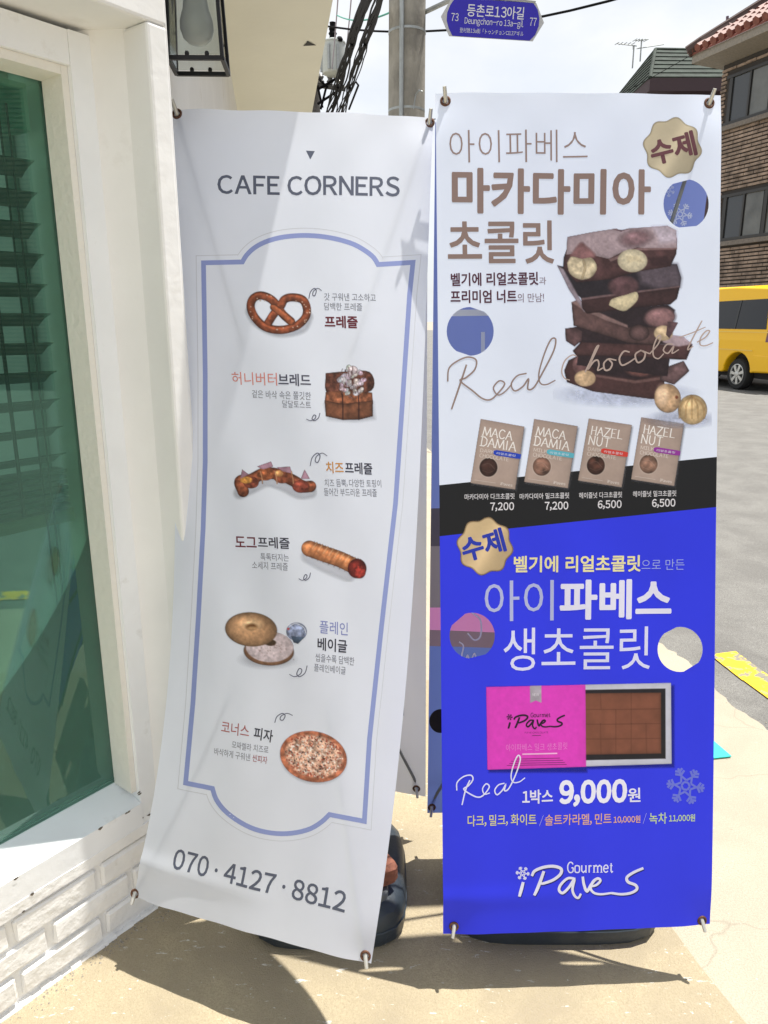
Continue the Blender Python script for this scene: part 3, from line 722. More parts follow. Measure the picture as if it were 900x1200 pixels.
def vinyl(name, stops, transl=.3, tilt=None):
    """stops: list of (v_left, v_right, rgb) – the print changes to rgb below the line v = v_left..v_right"""
    m = bpy.data.materials.new(name); m.use_nodes = True; nt = m.node_tree; N = nt.nodes; L = nt.links; b = N['Principled BSDF']; out = N['Material Output']
    b.inputs['Roughness'].default_value = .42; b.inputs['Specular IOR Level'].default_value = .35
    uv = N.new('ShaderNodeUVMap'); uv.uv_map = 'uv'; sp = N.new('ShaderNodeSeparateXYZ'); L.new(uv.outputs[0], sp.inputs[0]); cur = None
    for i, (a, bb, rgb) in enumerate(stops):
        c = (*lin(rgb), 1)
        if i == 0:
            r = N.new('ShaderNodeRGB'); r.outputs[0].default_value = c; cur = r.outputs[0]; continue
        mu = N.new('ShaderNodeMath'); mu.operation = 'MULTIPLY_ADD'; mu.inputs[1].default_value = -(bb-a); mu.inputs[2].default_value = -a; L.new(sp.outputs[0], mu.inputs[0])
        ad = N.new('ShaderNodeMath'); ad.operation = 'ADD'; L.new(sp.outputs[1], ad.inputs[0]); L.new(mu.outputs[0], ad.inputs[1])
        gt = N.new('ShaderNodeMath'); gt.operation = 'GREATER_THAN'; gt.inputs[1].default_value = 0; L.new(ad.outputs[0], gt.inputs[0])
        mx = N.new('ShaderNodeMix'); mx.data_type = 'RGBA'; L.new(gt.outputs[0], mx.inputs[0]); L.new(cur, mx.inputs[6]); mx.inputs[7].default_value = c; cur = mx.outputs[2]
    nz = N.new('ShaderNodeTexNoise'); nz.inputs['Scale'].default_value = 5; nz.inputs['Detail'].default_value = 8; tc = N.new('ShaderNodeTexCoord'); L.new(tc.outputs['Object'], nz.inputs['Vector'])
    mr = N.new('ShaderNodeMapRange'); mr.inputs[1].default_value = .3; mr.inputs[2].default_value = .7; mr.inputs[3].default_value = .955; mr.inputs[4].default_value = 1.02; L.new(nz.outputs[0], mr.inputs[0])
    vm = N.new('ShaderNodeVectorMath'); vm.operation = 'SCALE'; L.new(cur, vm.inputs[0]); L.new(mr.outputs[0], vm.inputs['Scale']); L.new(vm.outputs[0], b.inputs['Base Color'])
    bp = N.new('ShaderNodeBump'); bp.inputs['Distance'].default_value = .0006; nb = N.new('ShaderNodeTexNoise'); nb.inputs['Scale'].default_value = 14; nb.inputs['Detail'].default_value = 3
    mpp = N.new('ShaderNodeMapping'); mpp.inputs['Scale'].default_value = (1, 1, .22); L.new(tc.outputs['Object'], mpp.inputs[0]); L.new(mpp.outputs[0], nb.inputs['Vector']); L.new(nb.outputs[0], bp.inputs['Height'])
    bp.inputs['Strength'].default_value = .7
    wv = N.new('ShaderNodeTexNoise'); wv.inputs['Scale'].default_value = 3; L.new(bp.outputs[0], b.inputs['Normal'])
    tl = N.new('ShaderNodeBsdfTranslucent'); L.new(vm.outputs[0], tl.inputs[0]); ms = N.new('ShaderNodeMixShader'); ms.inputs[0].default_value = transl
    L.new(b.outputs[0], ms.inputs[1]); L.new(tl.outputs[0], ms.inputs[2]); L.new(ms.outputs[0], out.inputs[0]); return m

M_rod = mat('grey_fibreglass_rod', (.16, .17, .17), srgb=False, rough=.4)
M_tip = mat('worn_steel_tip', (.55, .54, .5), srgb=False, rough=.35, metal=.6)
M_grom = mat('rusty_eyelet', (.11, .05, .03), srgb=False, rough=.6, metal=.4, var=.5, vscale=300)
M_tank = mat('slate_plastic', (.030, .040, .052), srgb=False, rough=.42, var=.15, vscale=12, bump=.001, bscale=90)
def vec(a): return Vector([float(x) for x in a])
def frame_part(st, S, hub, cornr, offv=.03):
    """eyelets, rods and their tips for one sheet; hub = world point where the rods meet"""
    n = vec(S.n)
    for (px, py) in cornr:
        u, v = S.inv([(px, py)]); c = vec(S.P(u, v, .0005)[0]); u = float(u[0]); v = float(v[0])
        M = n.to_track_quat('Z', 'Y').to_matrix()
        g = MB(); g.torus(c, M, .0085, .0028, 20, 8); g.build('eyelet', M_grom, st, smooth=True)
        out = Vector((0, 0, 1 if v < .5 else -1)); side = Vector((-1 if u < .5 else 1, 0, 0))
        b0 = c-n*offv*.5+out*.012*.2; tip = c+n*.012+out*.022+side*.004
        t = MB(); t.tube([c-n*.014-out*.012, c+n*.002+out*.001, tip], [.0042, .0046, .0038], 8); t.build('rod_tip', M_tip, st, smooth=True)
        uu = np.linspace(0, .55, 9); pu = u+(.5-u)*uu; pv = v+(.52-v)*uu; near = [vec(q_) for q_ in S.P(pu, pv, -.0062)]
        r = MB(); r.tube(near+[near[-1].lerp(hub, .35)-n*.02, near[-1].lerp(hub, .7)-n*.015, hub], .0042, 8) if S is SL else r.tube(catmull([c-n*.0075-out*.011, (c*.75+hub*.25)+n*.010, (c*.5+hub*.5)+n*.008, hub], 5), .0042, 8); r.build('rod', M_rod, st, smooth=True)

# ------------------------------------------------------------------ left banner stand
st = thing('banner_stand', 'white leaning cafe menu banner with pastry pictures and a phone number beside the window', 'banner stand', (-.13, 1.62, 0), 'banner stands on the pavement')
fb = link('front_banner', sheet_mesh(SL, 'front_banner', vinyl('white_vinyl', [(0, 0, (230, 235, 246))], .38)), st)
cr = [(207.5, 133.5), (503.5, 144), (428.5, 1120), (158.5, 1047)]
hubL = vec(SL.P(np.array([.5]), np.array([.52]), -.16)[0])
frame_part(st, SL, hubL, cr)
rb = link('rear_banner', sheet_mesh(SLb, 'rear_banner', vinyl('white_vinyl_rear', [(0, 0, (228, 229, 232))], .2), nu=24, nv=60), st); rb['label'] = 'plain white back sheet showing behind the menu banner'
frame_part(st, SLb, hubL, [(488, 924)])
mb = MB(); mb.torus(vec(SLb.P(np.array([.03]), np.array([.01]), 0)[0]), vec(SLb.n).to_track_quat('Z', 'Y').to_matrix(), .008, .003); mb.build('eyelet', M_grom, st, smooth=True)
v_, f_ = ribbon(dens([(473, 560), (473, 838), (440, 842)]), 1.2); put(SLb, rb, 'thin_line_print', v_, f_, ink((196, 198, 206)), 1)
BX, BY = -.135, 1.62
def tank(st, cx, cy, hw, hd, h, neck, top):
    mb = MB(); seg = 40
    prof = [(.93, .0), (1, .02), (1, h*.62), (.965, h*.88), (.88, h), (.74, h*1.06), (.62, h*1.35), (.50, h*1.9), (.34, neck*.85), (.2, neck)]
    o = len(mb.v)
    for k, z in prof:
        p = 4.5 if z <= h*1.06 else 2.6
        for j in range(seg):
            a = 2*math.pi*j/seg; c, s = math.cos(a), math.sin(a); r = (abs(c)**p+abs(s)**p)**(-1/p); mb.v.append((cx+hw*k*r*c, cy+hd*k*r*s, z))
    for i in range(len(prof)-1):
        for j in range(seg): j2 = (j+1) % seg; mb.f.append((i*seg+j, i*seg+j2, (i+1)*seg+j2, (i+1)*seg+j))
    mb.f.append(tuple(range(seg))[::-1]); mb.f.append(tuple((len(prof)-1)*seg+j for j in range(seg)))
    b = mb.build('water_base', M_tank, st, smooth=True)
    mb = MB(); pts = []
    for j in range(seg+1):
        a = 2*math.pi*j/seg; c, s = math.cos(a), math.sin(a); r = (abs(c)**4.5+abs(s)**4.5)**(-1/4.5); pts.append((cx+hw*1.003*r*c, cy+hd*1.003*r*s, h*.5))
    mb.tube(pts, .0025, 6, caps=False); mb.build('mould_seam', M_tank, b, smooth=True)
    mb = MB(); mb.lathe([(.028, h*.98), (.028, h*1.16), (.024, h*1.2)], (cx+hw*.62, cy-hd*.62, 0), 18); mb.build('filler_cap', mat('cap_grey', (.12, .13, .14), srgb=False, rough=.5), b, smooth=True)
    mb = MB(); mb.lathe([(.028, neck-.01), (.03, neck+.02), (.022, neck+.05), (.016, neck+.06)], (cx, cy, 0), 18); mb.build('collar', M_tank, b, smooth=True)
    mb = MB(); mb.tube([(cx, cy, neck+.02), tuple(top)], .011, 10); mb.build('pole', M_rod, st, smooth=True)
    mb = MB(); mb.box(top, (.05, .06, .07), bev=.008); mb.build('hub', M_tank, st)
tank(st, BX, BY, .19, .19, .105, .30, hubL)
stone = MB(); stone.box((0, 0, 0), (.10, .075, .055), bev=.008, jit=.004)
spx = at_h(452, 1040, .128); stone.v = [tuple(Matrix.Rotation(.5, 3, 'Z') @ Vector(v)+Vector((spx.x-.03, spx.y+.02, .158))) for v in stone.v]
tag(stone.build('brick_piece', mat('red_brown_stone', (.19, .075, .05), srgb=False, rough=.9, var=.35, vscale=60, bump=.004, bscale=90)), 'broken reddish brown stone resting on the dark water base of the menu banner', 'stone')

SLATE = (92, 98, 116); GREY = (108, 110, 122); DKR = (104, 40, 50)
T = lambda *a, **k: text(SL, fb, *a, **k)
V_, F_ = [(358.5, 176.5), (369, 177), (363.6, 187)], [(0, 1, 2)]; put(SL, fb, 'triangle_print', V_, F_, ink(SLATE), 1)
T('CAFE CORNERS', (255, 227.3), (468.5, 230.5), 23, SLATE, .012)
T('갓 구워낸 고소하고', (380, 352.3), (440.5, 353.6), 9, GREY); T('담백한 프레즐', (380, 363.5), (424.5, 364.5), 9, GREY); T('프레즐', (380.7, 384.3), (419.5, 385), 14.6, DKR, .03)
T('허니버터', (272, 450.5), (325, 452), 15, (205, 132, 122), .005); T('브레드', (326.5, 452), (364.5, 453), 14.4, (74, 74, 92), .015)
T('겉은 바삭 속은 쫄깃한', (295.5, 466.2), (364.5, 469), 9.4, GREY); T('달달토스트', (331, 477.5), (364.5, 479), 8.6, GREY)
T('치즈', (382.3, 554.5), (403, 555), 13.6, (196, 140, 74), .015); T('프레즐', (404.5, 555), (436.6, 556.5), 13.8, (66, 66, 80), .02)
T('치즈 듬뿍, 다양한 토핑이', (380.7, 570.5), (447, 571.5), 9.2, GREY); T('들어간 부드러운 프레즐', (380, 581), (441.8, 582.3), 9.2, GREY)
T('도그', (276, 641), (301, 642), 12.6, (110, 46, 58), .015); T('프레즐', (302.5, 642), (339.8, 643.5), 13.4, (66, 66, 80), .015)
T('톡톡터지는', (305.5, 656.5), (338.7, 658), 8.6, GREY); T('소세지 프레즐', (295.7, 666.5), (337.5, 668.8), 9, GREY)
T('플레인', (374.5, 742), (407.6, 745), 15.2, (126, 134, 186), .005); T('베이글', (372, 762), (406.6, 765.4), 15.4, (58, 58, 70), .015)
T('씹을수록 담백한', (369.7, 775), (415, 780), 9.6, GREY); T('플레인베이글', (368, 786.5), (405, 790.5), 9, GREY)
T('코너스', (259, 858.5), (291.5, 864.5), 14.6, (164, 84, 84), .005); T('피자', (296.8, 866), (319, 870.6), 14.8, (62, 62, 74), .015)
T('모짜렐라 치즈로', (271.7, 876.5), (314.4, 883), 8.6, GREY); T('바삭하게 구워낸', (251, 884.5), (293, 892), 8.8, GREY); T('씬피자', (295.5, 892.2), (312.8, 895.4), 8.6, (150, 76, 84), .01)
T('070 · 4127 · 8812', (200.6, 1018), (403.5, 1070), 24.5, SLATE, .012)
SQ = [(0, 1), (.12, .35), (.42, .0), (.58, .25), (.45, .72), (.30, .62), (.38, .25), (.7, .0), (1, .22)]
def squig(x, y, w, h, fx=1, fy=1, rot=0):
    c = (x+w/2, y+h/2); ca, sa = math.cos(rot), math.sin(rot); q = []
    for a, b in SQ:
        X = (a-.5)*w*fx; Y = (b-.5)*h*fy; q.append((c[0]+X*ca-Y*sa, c[1]+X*sa+Y*ca))
    return (q, 1.15)
for q in (squig(362, 338, 15, 12), squig(359, 484, 16, 9, -1, -1), squig(363.5, 531, 20, 15), squig(350, 671, 14, 9, -1, -1), squig(339, 780, 21, 13, -1, -1), squig(322, 836, 21, 11)): strokes(SL, fb, [q], (98, 100, 118), name='flourish_print')
top = [(238.5, 308), (284, 307)]; arc = [(284, 307), (289, 299), (298, 290.5), (311, 283.5), (328, 278.5), (346, 276.3), (362, 276), (380, 277.5), (398, 281), (415, 286.5), (429, 294.5), (438, 302), (443, 310)]
right = [(443, 310), (484, 307.5), (480, 345), (471, 480), (463.5, 590), (447, 735), (433, 866), (427, 962.5)]
bot = [(427, 962.5), (386, 954.5)]; arcb = [(386, 954.5), (377, 963), (364, 971), (348, 975.5), (330, 977), (311, 975), (293, 969.5), (276, 960), (262, 948.5), (253, 936), (249, 924)]
left = [(249, 924), (217.5, 917.5), (226, 825), (232.5, 722), (238, 620), (240.5, 540), (240.5, 440), (239.5, 370)]
loop = dens(top)[:-1]+catmull(arc, 3)[:-1]+dens(right)[:-1]+dens(bot)[:-1]+catmull(arcb, 3)[:-1]+dens(left)
v_, f_ = ribbon(loop, 5.6, True); put(SL, fb, 'border_print', v_, f_, ink((142, 154, 204)), 1)
ctr = np.array([350, 620.]); L2 = []
for i, p in enumerate(loop):
    a = loop[(i-1) % len(loop)]; b = loop[(i+1) % len(loop)]; t1 = (p-a)/(np.hypot(*(p-a))+1e-9); t2 = (b-p)/(np.hypot(*(b-p))+1e-9); t = t1+t2; t = t/(np.hypot(*t)+1e-9)/max(.6, abs(t1@(t/np.hypot(*t)))); L2.append(p+np.array([t[1], -t[0]])*8.5)
v_, f_ = ribbon(L2, 1.0, True); put(SL, fb, 'thin_border_print', v_, f_, ink((206, 209, 218)), 1)
# food pictures ------------------------------------------------------
def sub(x0, y0, k): return lambda x, y: (x0+x/k, y0+y/k)
c = sub(260, 320, 4.5)
p = Paint(286, 338, 368, 398)
BR1 = (128, 70, 46)
shd = [(150, 190), (190, 250), (300, 300), (420, 280), (455, 220)]
p.stroke([c(x, y+12) for x, y in shd], 11, (150, 150, 160), al=.35, hl=0, feather=4)
p.stroke([c(*q) for q in [(245, 262), (275, 215), (310, 175), (330, 140), (370, 128), (425, 140), (448, 185), (440, 235), (390, 280), (310, 300), (230, 285), (175, 235), (152, 180), (165, 135), (205, 118), (255, 135), (290, 170), (320, 215), (365, 255)]], 9.6, BR1, amp=.35, sc=4)
p.stroke([c(*q) for q in [(272, 180), (300, 200), (330, 225), (365, 258)]], 8, (140, 80, 52), amp=.3, sc=4)
for k in range(26):
    a = RNG.random()*6.28; q = c(305+150*math.cos(a)+RNG.normal()*8, 210+88*math.sin(a)+RNG.normal()*8); p.ell(q, .7, .6, (235, 220, 205), dark=0, hl=0, al=.8)
p.put(SL, fb, 'pretzel_picture')
p = Paint(376, 424, 442, 496)
p.poly([c(*q) for q in [(540, 690), (800, 680), (810, 770), (700, 785), (560, 775)]], (150, 150, 158), 5, al=.35)
p.poly([c(*q) for q in [(548, 528), (640, 520), (780, 522), (788, 620), (600, 650), (548, 620)]], (96, 58, 46), amp=.6, sc=4, seed=5, dark=.3, smooth=True)
p.poly([c(*q) for q in [(548, 628), (640, 620), (730, 624), (792, 630), (798, 690), (640, 700), (542, 685)]], (140, 86, 60), amp=.5, sc=4, seed=7, dark=.3)
p.poly([c(*q) for q in [(542, 672), (640, 690), (796, 672), (796, 755), (730, 772), (640, 775), (548, 755)]], (120, 76, 54), amp=.3, sc=6, seed=9, dark=.5)
for x in (638, 722): p.stroke([c(x-4, 630), c(x, 690), c(x, 772)], 1.4, (50, 26, 24), hl=0, al=.85)
for k in range(46):
    a = RNG.random()*6.28; rr_ = RNG.random()**.5; q = c(684+66*rr_*math.cos(a), 572+72*rr_*math.sin(a)); p.ell(q, RNG.uniform(2.2, 4.2), RNG.uniform(2, 3.6), (226-RNG.integers(0, 30), 214-RNG.integers(0, 24), 222-RNG.integers(0, 24)), rot=RNG.random()*3, amp=.2, sc=2, dark=.35, hl=.15)
p.ell(c(690, 512), 6, 5, (214, 200, 204), amp=.4, sc=3, dark=.2)
for k in range(90):
    a = RNG.random()*6.28; r = RNG.random()**.5; q = c(685+80*r*math.cos(a), 570+85*r*math.sin(a)); p.stroke([q, (q[0]+RNG.normal()*1.2, q[1]+2.5)], .9, (150, 118, 124) if k % 3 else (88, 52, 50), hl=0, al=.65)
p.put(SL, fb, 'honey_bread_picture')
c = sub(250, 500, 4.286); p = Paint(272, 536, 372, 586)
p.stroke([c(x, y+14) for x, y in [(130, 320), (200, 290), (270, 260), (350, 280), (430, 320), (490, 315)]], 13, (160, 160, 168), al=.35, hl=0, feather=4)
p.stroke([c(*q) for q in [(150, 325), (135, 275), (190, 265), (255, 235), (330, 240), (400, 270), (450, 300), (488, 300)]], 13.5, (138, 78, 54), amp=.5, sc=4, seed=11)
for q, rx, ry, cc in [((190, 280), 9, 7, (120, 62, 46)), ((262, 238), 10, 7.5, (150, 86, 54)), ((345, 250), 10, 8, (134, 74, 52)), ((440, 300), 10, 7.5, (118, 58, 46)), ((165, 268), 7, 4, (204, 146, 72)), ((330, 235), 5, 4, (196, 140, 90))]:
    p.ell(c(*q), rx, ry, cc, amp=.5, sc=3, seed=13, hl=.5)
for q in [[(145, 215), (178, 240), (135, 262)], [(220, 200), (290, 175), (300, 200), (250, 215)], [(320, 205), (385, 200), (395, 235), (350, 225)], [(458, 215), (485, 262), (440, 262)]]: p.poly([c(*z) for z in q], (180, 140, 158), amp=.2, dark=.2)
for x in (245, 318, 400): p.stroke([c(x-8, 225), c(x, 262), c(x+2, 285)], 1.6, (210, 160, 120), hl=0, al=.7)
p.put(SL, fb, 'cheese_pretzel_picture')
p = Paint(350, 630, 434, 682)
p.stroke([c(x, y+12) for x, y in [(470, 640), (560, 690), (680, 740)]], 13, (160, 158, 165), al=.3, hl=0, feather=5)
p.stroke([c(*q) for q in [(482, 612), (560, 640), (640, 668), (722, 708)]], 18.5, (196, 128, 84), amp=.25, sc=5, seed=17, hl=.3)
for t in np.linspace(.02, .95, 9):
    x = 480+t*235; y = 612+t*92; p.stroke([c(x+24, y-38), c(x+4, y), c(x-16, y+36)], 1.3, (150, 88, 54), hl=0, al=.4); p.stroke([c(x+36, y-32), c(x+14, y)], 2, (232, 190, 150), hl=0, al=.45)
p.ell(c(722, 712), 11, 11.5, (110, 38, 32), amp=.3, dark=.4, hl=.6); p.ell(c(735, 730), 7, 7.5, (150, 52, 44), amp=.5, sc=2, dark=.3, hl=.3)
p.put(SL, fb, 'sausage_pretzel_picture')
c = sub(250, 700, 4.737); p = Paint(260, 712, 364, 786)
p.ell(c(300, 345), 30, 10, (150, 150, 160), al=.35, dark=0, hl=0, feather=5)
p.ell(c(462, 190), 12, 10.5, (150, 160, 190), amp=.5, sc=4, dark=.12, hl=.05); p.stroke([c(420, 165), c(455, 145), c(500, 165), c(515, 200)], 1.3, (214, 218, 232), hl=0); p.ell(c(416, 175), 1.4, 1.2, (190, 60, 60), dark=0, hl=0); p.poly([c(*q) for q in [(432, 215), (505, 222), (470, 258), (445, 250)]], (70, 84, 104), amp=.4)
p.ell(c(308, 300), 29.5, 16.5, (170, 124, 94), rot=.06, amp=.15, dark=.4, hl=.1); p.ell(c(312, 275), 28, 18, (206, 190, 194), rot=.05, amp=.14, sc=3, dark=.1, hl=.1)
p.ell(c(318, 252), 6.5, 3.8, (64, 48, 34), dark=0, hl=0)
for k in range(26): q = c(312+RNG.normal()*60, 290+RNG.normal()*28); p.ell(q, .6, .5, (120, 90, 80), dark=0, hl=0, al=.6)
p.ell(c(210, 178), 30.5, 20, (196, 152, 114), rot=.08, amp=.14, dark=.45, hl=.35); p.ell(c(214, 150), 12, 6, (208, 172, 134), amp=.1, dark=.05, hl=.3, feather=5); p.ell(c(212, 164), 6.5, 3.6, (112, 76, 46), feather=2.5, dark=0, hl=0); p.ell(c(214, 172), 5, 2, (190, 150, 108), feather=2, dark=0, hl=0)
p.put(SL, fb, 'bagel_picture')
p = Paint(324, 852, 410, 920)
p.ell(c(556, 892), 39, 30, (150, 150, 160), rot=.2, al=.35, dark=0, hl=0, feather=4)
p.ell(c(556, 884), 39.5, 29.5, (190, 116, 86), rot=.22, amp=.45, sc=5, seed=23, dark=.1, hl=.1); p.ell(c(558, 882), 34, 24.5, (208, 168, 146), rot=.22, amp=.5, sc=3, seed=27, dark=.05, hl=0, feather=3)
for k in range(420):
    a = RNG.random()*6.28; r = RNG.random()**.5*(.93 if k % 3 else 1)
    x = 36*r*math.cos(a); y = 26*r*math.sin(a); q = c(558, 883); q = (q[0]+x*.975-y*.22, q[1]+x*.22+y*.975); cc = [(238, 226, 220), (240, 232, 226), (150, 58, 40), (70, 54, 50), (196, 112, 84)][int(RNG.integers(5))]
    if r > .8 and k % 2: cc = (150, 60, 44)
    p.ell(q, RNG.uniform(.6, 1.5), RNG.uniform(.5, 1.0), cc, rot=RNG.random()*3, feather=.5, dark=0, hl=0, al=.85)
p.put(SL, fb, 'pizza_picture')

# ------------------------------------------------------------------ right banner stand
st = thing('banner_stand', 'tall chocolate advertising banner, white above and bright blue below, with round holes', 'banner stand', (.41, 1.60, 0), 'banner stands on the pavement')
def vline(S, a, b):
    u, v = S.inv([a, b]); k = (v[1]-v[0])/(u[1]-u[0]); return float(v[0]-k*u[0]), float(v[0]+k*(1-u[0]))
l1 = vline(SR, (514, 568.7), (834.6, 536)); l2 = vline(SR, (514, 628.6), (833.7, 594.8))
HOLES = [(804, 239, 26.5, 29), (551, 388.3, 27.6, 28.6), (553.3, 745, 26.6, 27), (797, 761, 26.4, 26.4)]
fb = link('front_banner', sheet_mesh(SR, 'front_banner', vinyl('printed_vinyl', [(0, 0, (226, 234, 250)), (*l1, (17, 17, 20)), (*l2, (42, 54, 232))], .17), HOLES), st)
hubR = vec(SR.P(np.array([.5]), np.array([.55]), -.15)[0])
frame_part(st, SR, hubR, [(522, 118.5), (831, 121), (822.5, 1078.5), (532, 1085.5)], .03)
rb = link('rear_banner', sheet_mesh(SRb, 'rear_banner', vinyl('rear_print_vinyl', [(0, 0, (126, 144, 214)), (*vline(SRb, (500, 596), (700, 590)), (88, 84, 96)), (*vline(SRb, (500, 640), (700, 640)), (140, 134, 140)), (*vline(SRb, (500, 712), (700, 712)), (226, 150, 205)), (*vline(SRb, (500, 738), (700, 745)), (140, 122, 134)), (*vline(SRb, (500, 757), (700, 762)), (112, 134, 205))], .45), [], nu=40, nv=110), st)
rb['label'] = 'periwinkle blue back sheet seen through the round holes'
frame_part(st, SRb, hubR, [(506, 946)])
BACKLIT = True
a_ = np.linspace(0, 2*np.pi, 33)[:-1]; V_, F_ = poly_fill(np.stack([516+13*np.cos(a_), 845+14*np.sin(a_)], 1), 6); put(SRb, rb, 'dot_print', V_, F_, ink((14, 12, 16)), 1)  # black disc stands in for the dark seen through a round hole
flake(SRb, rb, (797, 251), 14.5, (205, 214, 240), 1, rot=.15); flake(SRb, rb, (783, 223), 8, (190, 202, 236), 1, rot=.4)
for k in range(6): v_, f_ = ribbon([(829+.2*k, 230+k*3.4), (831+.2*k, 231.6+k*3.4)], 2); put(SRb, rb, 'tick_print', v_, f_, ink((50, 50, 70)), 1)
v_, f_ = ribbon(dens([(515, 367), (590, 366)]), 7.5); put(SRb, rb, 'stripe_print', v_, f_, ink((232, 236, 240)), 1)
v_, f_ = ribbon(dens([(566, 389), (566, 425)]), 4.6); put(SRb, rb, 'stripe_print', v_, f_, ink((225, 230, 242)), 1)
strokes(SRb, rb, [([(552, 717), (563, 727), (563, 745), (556, 750), (548, 742)], 2.0), ([(538, 752), (543, 757), (541, 770), (545, 775), (548, 768), (551, 776), (556, 766), (560, 776), (568, 768)], 1.8)], (246, 244, 250), 1)
BACKLIT = False
tank(st, .42, 1.60, .255, .155, .10, .25, hubR)

T = lambda *a, **k: text(SR, fb, *a, **k)
TAU = (152, 132, 128); PUR = (84, 42, 62)
def whole_badge(c, r, rgb, rim):
    n = 90; V = []
    def pts(rr): return [(c[0]+rr*(1+.062*math.cos(8*a))*math.cos(a+.15), c[1]+rr*1.03*(1+.062*math.cos(8*a))*math.sin(a+.15)) for a in np.linspace(0, 2*np.pi, n, endpoint=False)]
    p = Paint(c[0]-r*1.15, c[1]-r*1.15, c[0]+r*1.15, c[1]+r*1.15, 1.6)
    p.poly(pts(r), rim, .8, amp=.0); p.poly(pts(r*.955), rgb, 1.0, amp=.05, sc=30, grad=(-.12, -.1))
    x = (p.X-c[0])/r; y = (p.Y-c[1])/r; p.C *= (1+.16*np.exp(-((x+y*.6-.1)**2)/.12)-.06)[..., None]
    return p.put(SR, fb, 'gold_badge_picture', 2)
T('아이파베스', (527, 190.5), (688.6, 189.5), 38, TAU, -.012)
T('마카다미아', (529.5, 250), (762.5, 251.5), 53.5, (146, 124, 118), .028)
T('초콜릿', (525, 309.5), (649.5, 309), 51, (146, 124, 118), .012)
T('벨기에 리얼초콜릿', (528.5, 335.5), (631, 334), 15.5, PUR, .022); T('과', (631.8, 333.5), (640, 333.5), 9, (120, 96, 110))
T('프리미엄 너트', (528, 355.5), (605.8, 355), 15.5, PUR, .022); T('의 만남!', (606.5, 354.5), (637.5, 354), 10.6, (116, 90, 106))
whole_badge((788, 172.8), 32.8, (196, 184, 158), (164, 152, 126))
T('수제', (765.5, 195), (818, 181.5), 30, (108, 66, 74), .038, 3)
# chocolate stack
c = sub(640, 250, 4.5); p = Paint(648, 258, 834, 502, 1.15)
pl_ = lambda P, rgb, **k: p.poly([c(*q) for q in P], rgb, **k)
p.ell(c(420, 955), 66, 12, (188, 194, 214), al=.6, dark=0, hl=0, feather=10); p.ell(c(720, 1085), 34, 9, (176, 180, 198), al=.6, dark=0, hl=0, feather=7)
pl_([(95, 830), (118, 775), (170, 750), (420, 745), (640, 775), (625, 850), (620, 972), (560, 980), (250, 940), (110, 890)], (74, 50, 50), dark=.3, smooth=False, grad=(0, .1))
pl_([(240, 765), (640, 775), (612, 850), (480, 880), (260, 850)], (46, 34, 38), feather=5, dark=.1)
pl_([(262, 850), (470, 882), (612, 862), (600, 878), (470, 897), (262, 862)], (112, 84, 82), feather=1.5)
pl_([(605, 835), (650, 805), (725, 778), (755, 830), (735, 850), (700, 880), (675, 903), (600, 880)], (112, 88, 90), amp=.35, dark=.4)
p.ell(c(490, 818), 17.5, 9.5, (118, 80, 76), rot=.1, hl=.35, feather=3); p.ell(c(180, 800), 9, 11, (116, 84, 84), hl=.3); p.ell(c(205, 870), 12.5, 9.5, (196, 168, 136), amp=.2, hl=.3)
pl_([(150, 600), (330, 560), (640, 560), (660, 690), (640, 860), (160, 800), (180, 690)], (50, 38, 42), dark=.1)
pl_([(140, 725), (190, 672), (420, 678), (640, 690), (700, 650), (772, 692), (740, 772), (640, 768), (430, 755), (160, 752)], (84, 58, 58), dark=.45, amp=.18)
pl_([(600, 690), (645, 640), (722, 650), (770, 690), (700, 702)], (172, 152, 160), feather=2)
pl_([(190, 672), (420, 664), (600, 672), (640, 690), (430, 690), (190, 680)], (44, 34, 38), feather=2)
pl_([(100, 608), (150, 600), (190, 622), (186, 672), (150, 702), (104, 672)], (96, 72, 74), amp=.35, dark=.35)
pl_([(220, 520), (480, 495), (640, 480), (680, 510), (640, 600), (430, 620), (300, 600)], (48, 38, 42), feather=2)
pl_([(134, 470), (172, 455), (240, 510), (330, 555), (430, 600), (560, 600), (680, 575), (650, 662), (560, 692), (430, 682), (300, 640), (145, 592)], (100, 76, 75), amp=.2, dark=.4)
pl_([(134, 470), (172, 455), (240, 505), (335, 548), (430, 590), (430, 603), (320, 566), (200, 512)], (138, 112, 110), feather=1.6)
p.ell(c(600, 548), 18.5, 11.5, (150, 114, 116), rot=-.1, hl=.35, dark=.3, feather=3); p.ell(c(618, 632), 11, 9, (206, 182, 150), amp=.2, hl=.2); p.ell(c(490, 630), 12, 9.5, (104, 80, 80), dark=.5); pl_([(640, 570), (696, 575), (650, 660), (632, 640)], (96, 72, 76), amp=.3)
pl_([(60, 275), (200, 300), (640, 268), (690, 268), (712, 340), (705, 390), (560, 412), (400, 432), (190, 452), (130, 400)], (44, 38, 44), feather=1, dark=.1)
pl_([(480, 300), (640, 262), (690, 268), (712, 340), (705, 388), (600, 400), (500, 370)], (104, 92, 102), feather=7, al=.8)
pl_([(60, 275), (92, 295), (215, 520), (200, 520), (120, 400)], (140, 128, 138), feather=2)
pl_([(185, 450), (420, 420), (560, 405), (706, 385), (690, 450), (655, 480), (440, 502), (215, 530), (190, 500)], (68, 47, 48), amp=.2, dark=.35)
pl_([(185, 447), (420, 416), (706, 382), (706, 390), (420, 427), (188, 458)], (110, 88, 90), feather=1)
p.ell(c(408, 385), 18, 12.5, (96, 70, 74), hl=.3, feather=3); pl_([(330, 485), (348, 452), (420, 430), (476, 415), (482, 455), (440, 500), (400, 515)], (216, 202, 168), amp=.1, dark=.2, smooth=True)
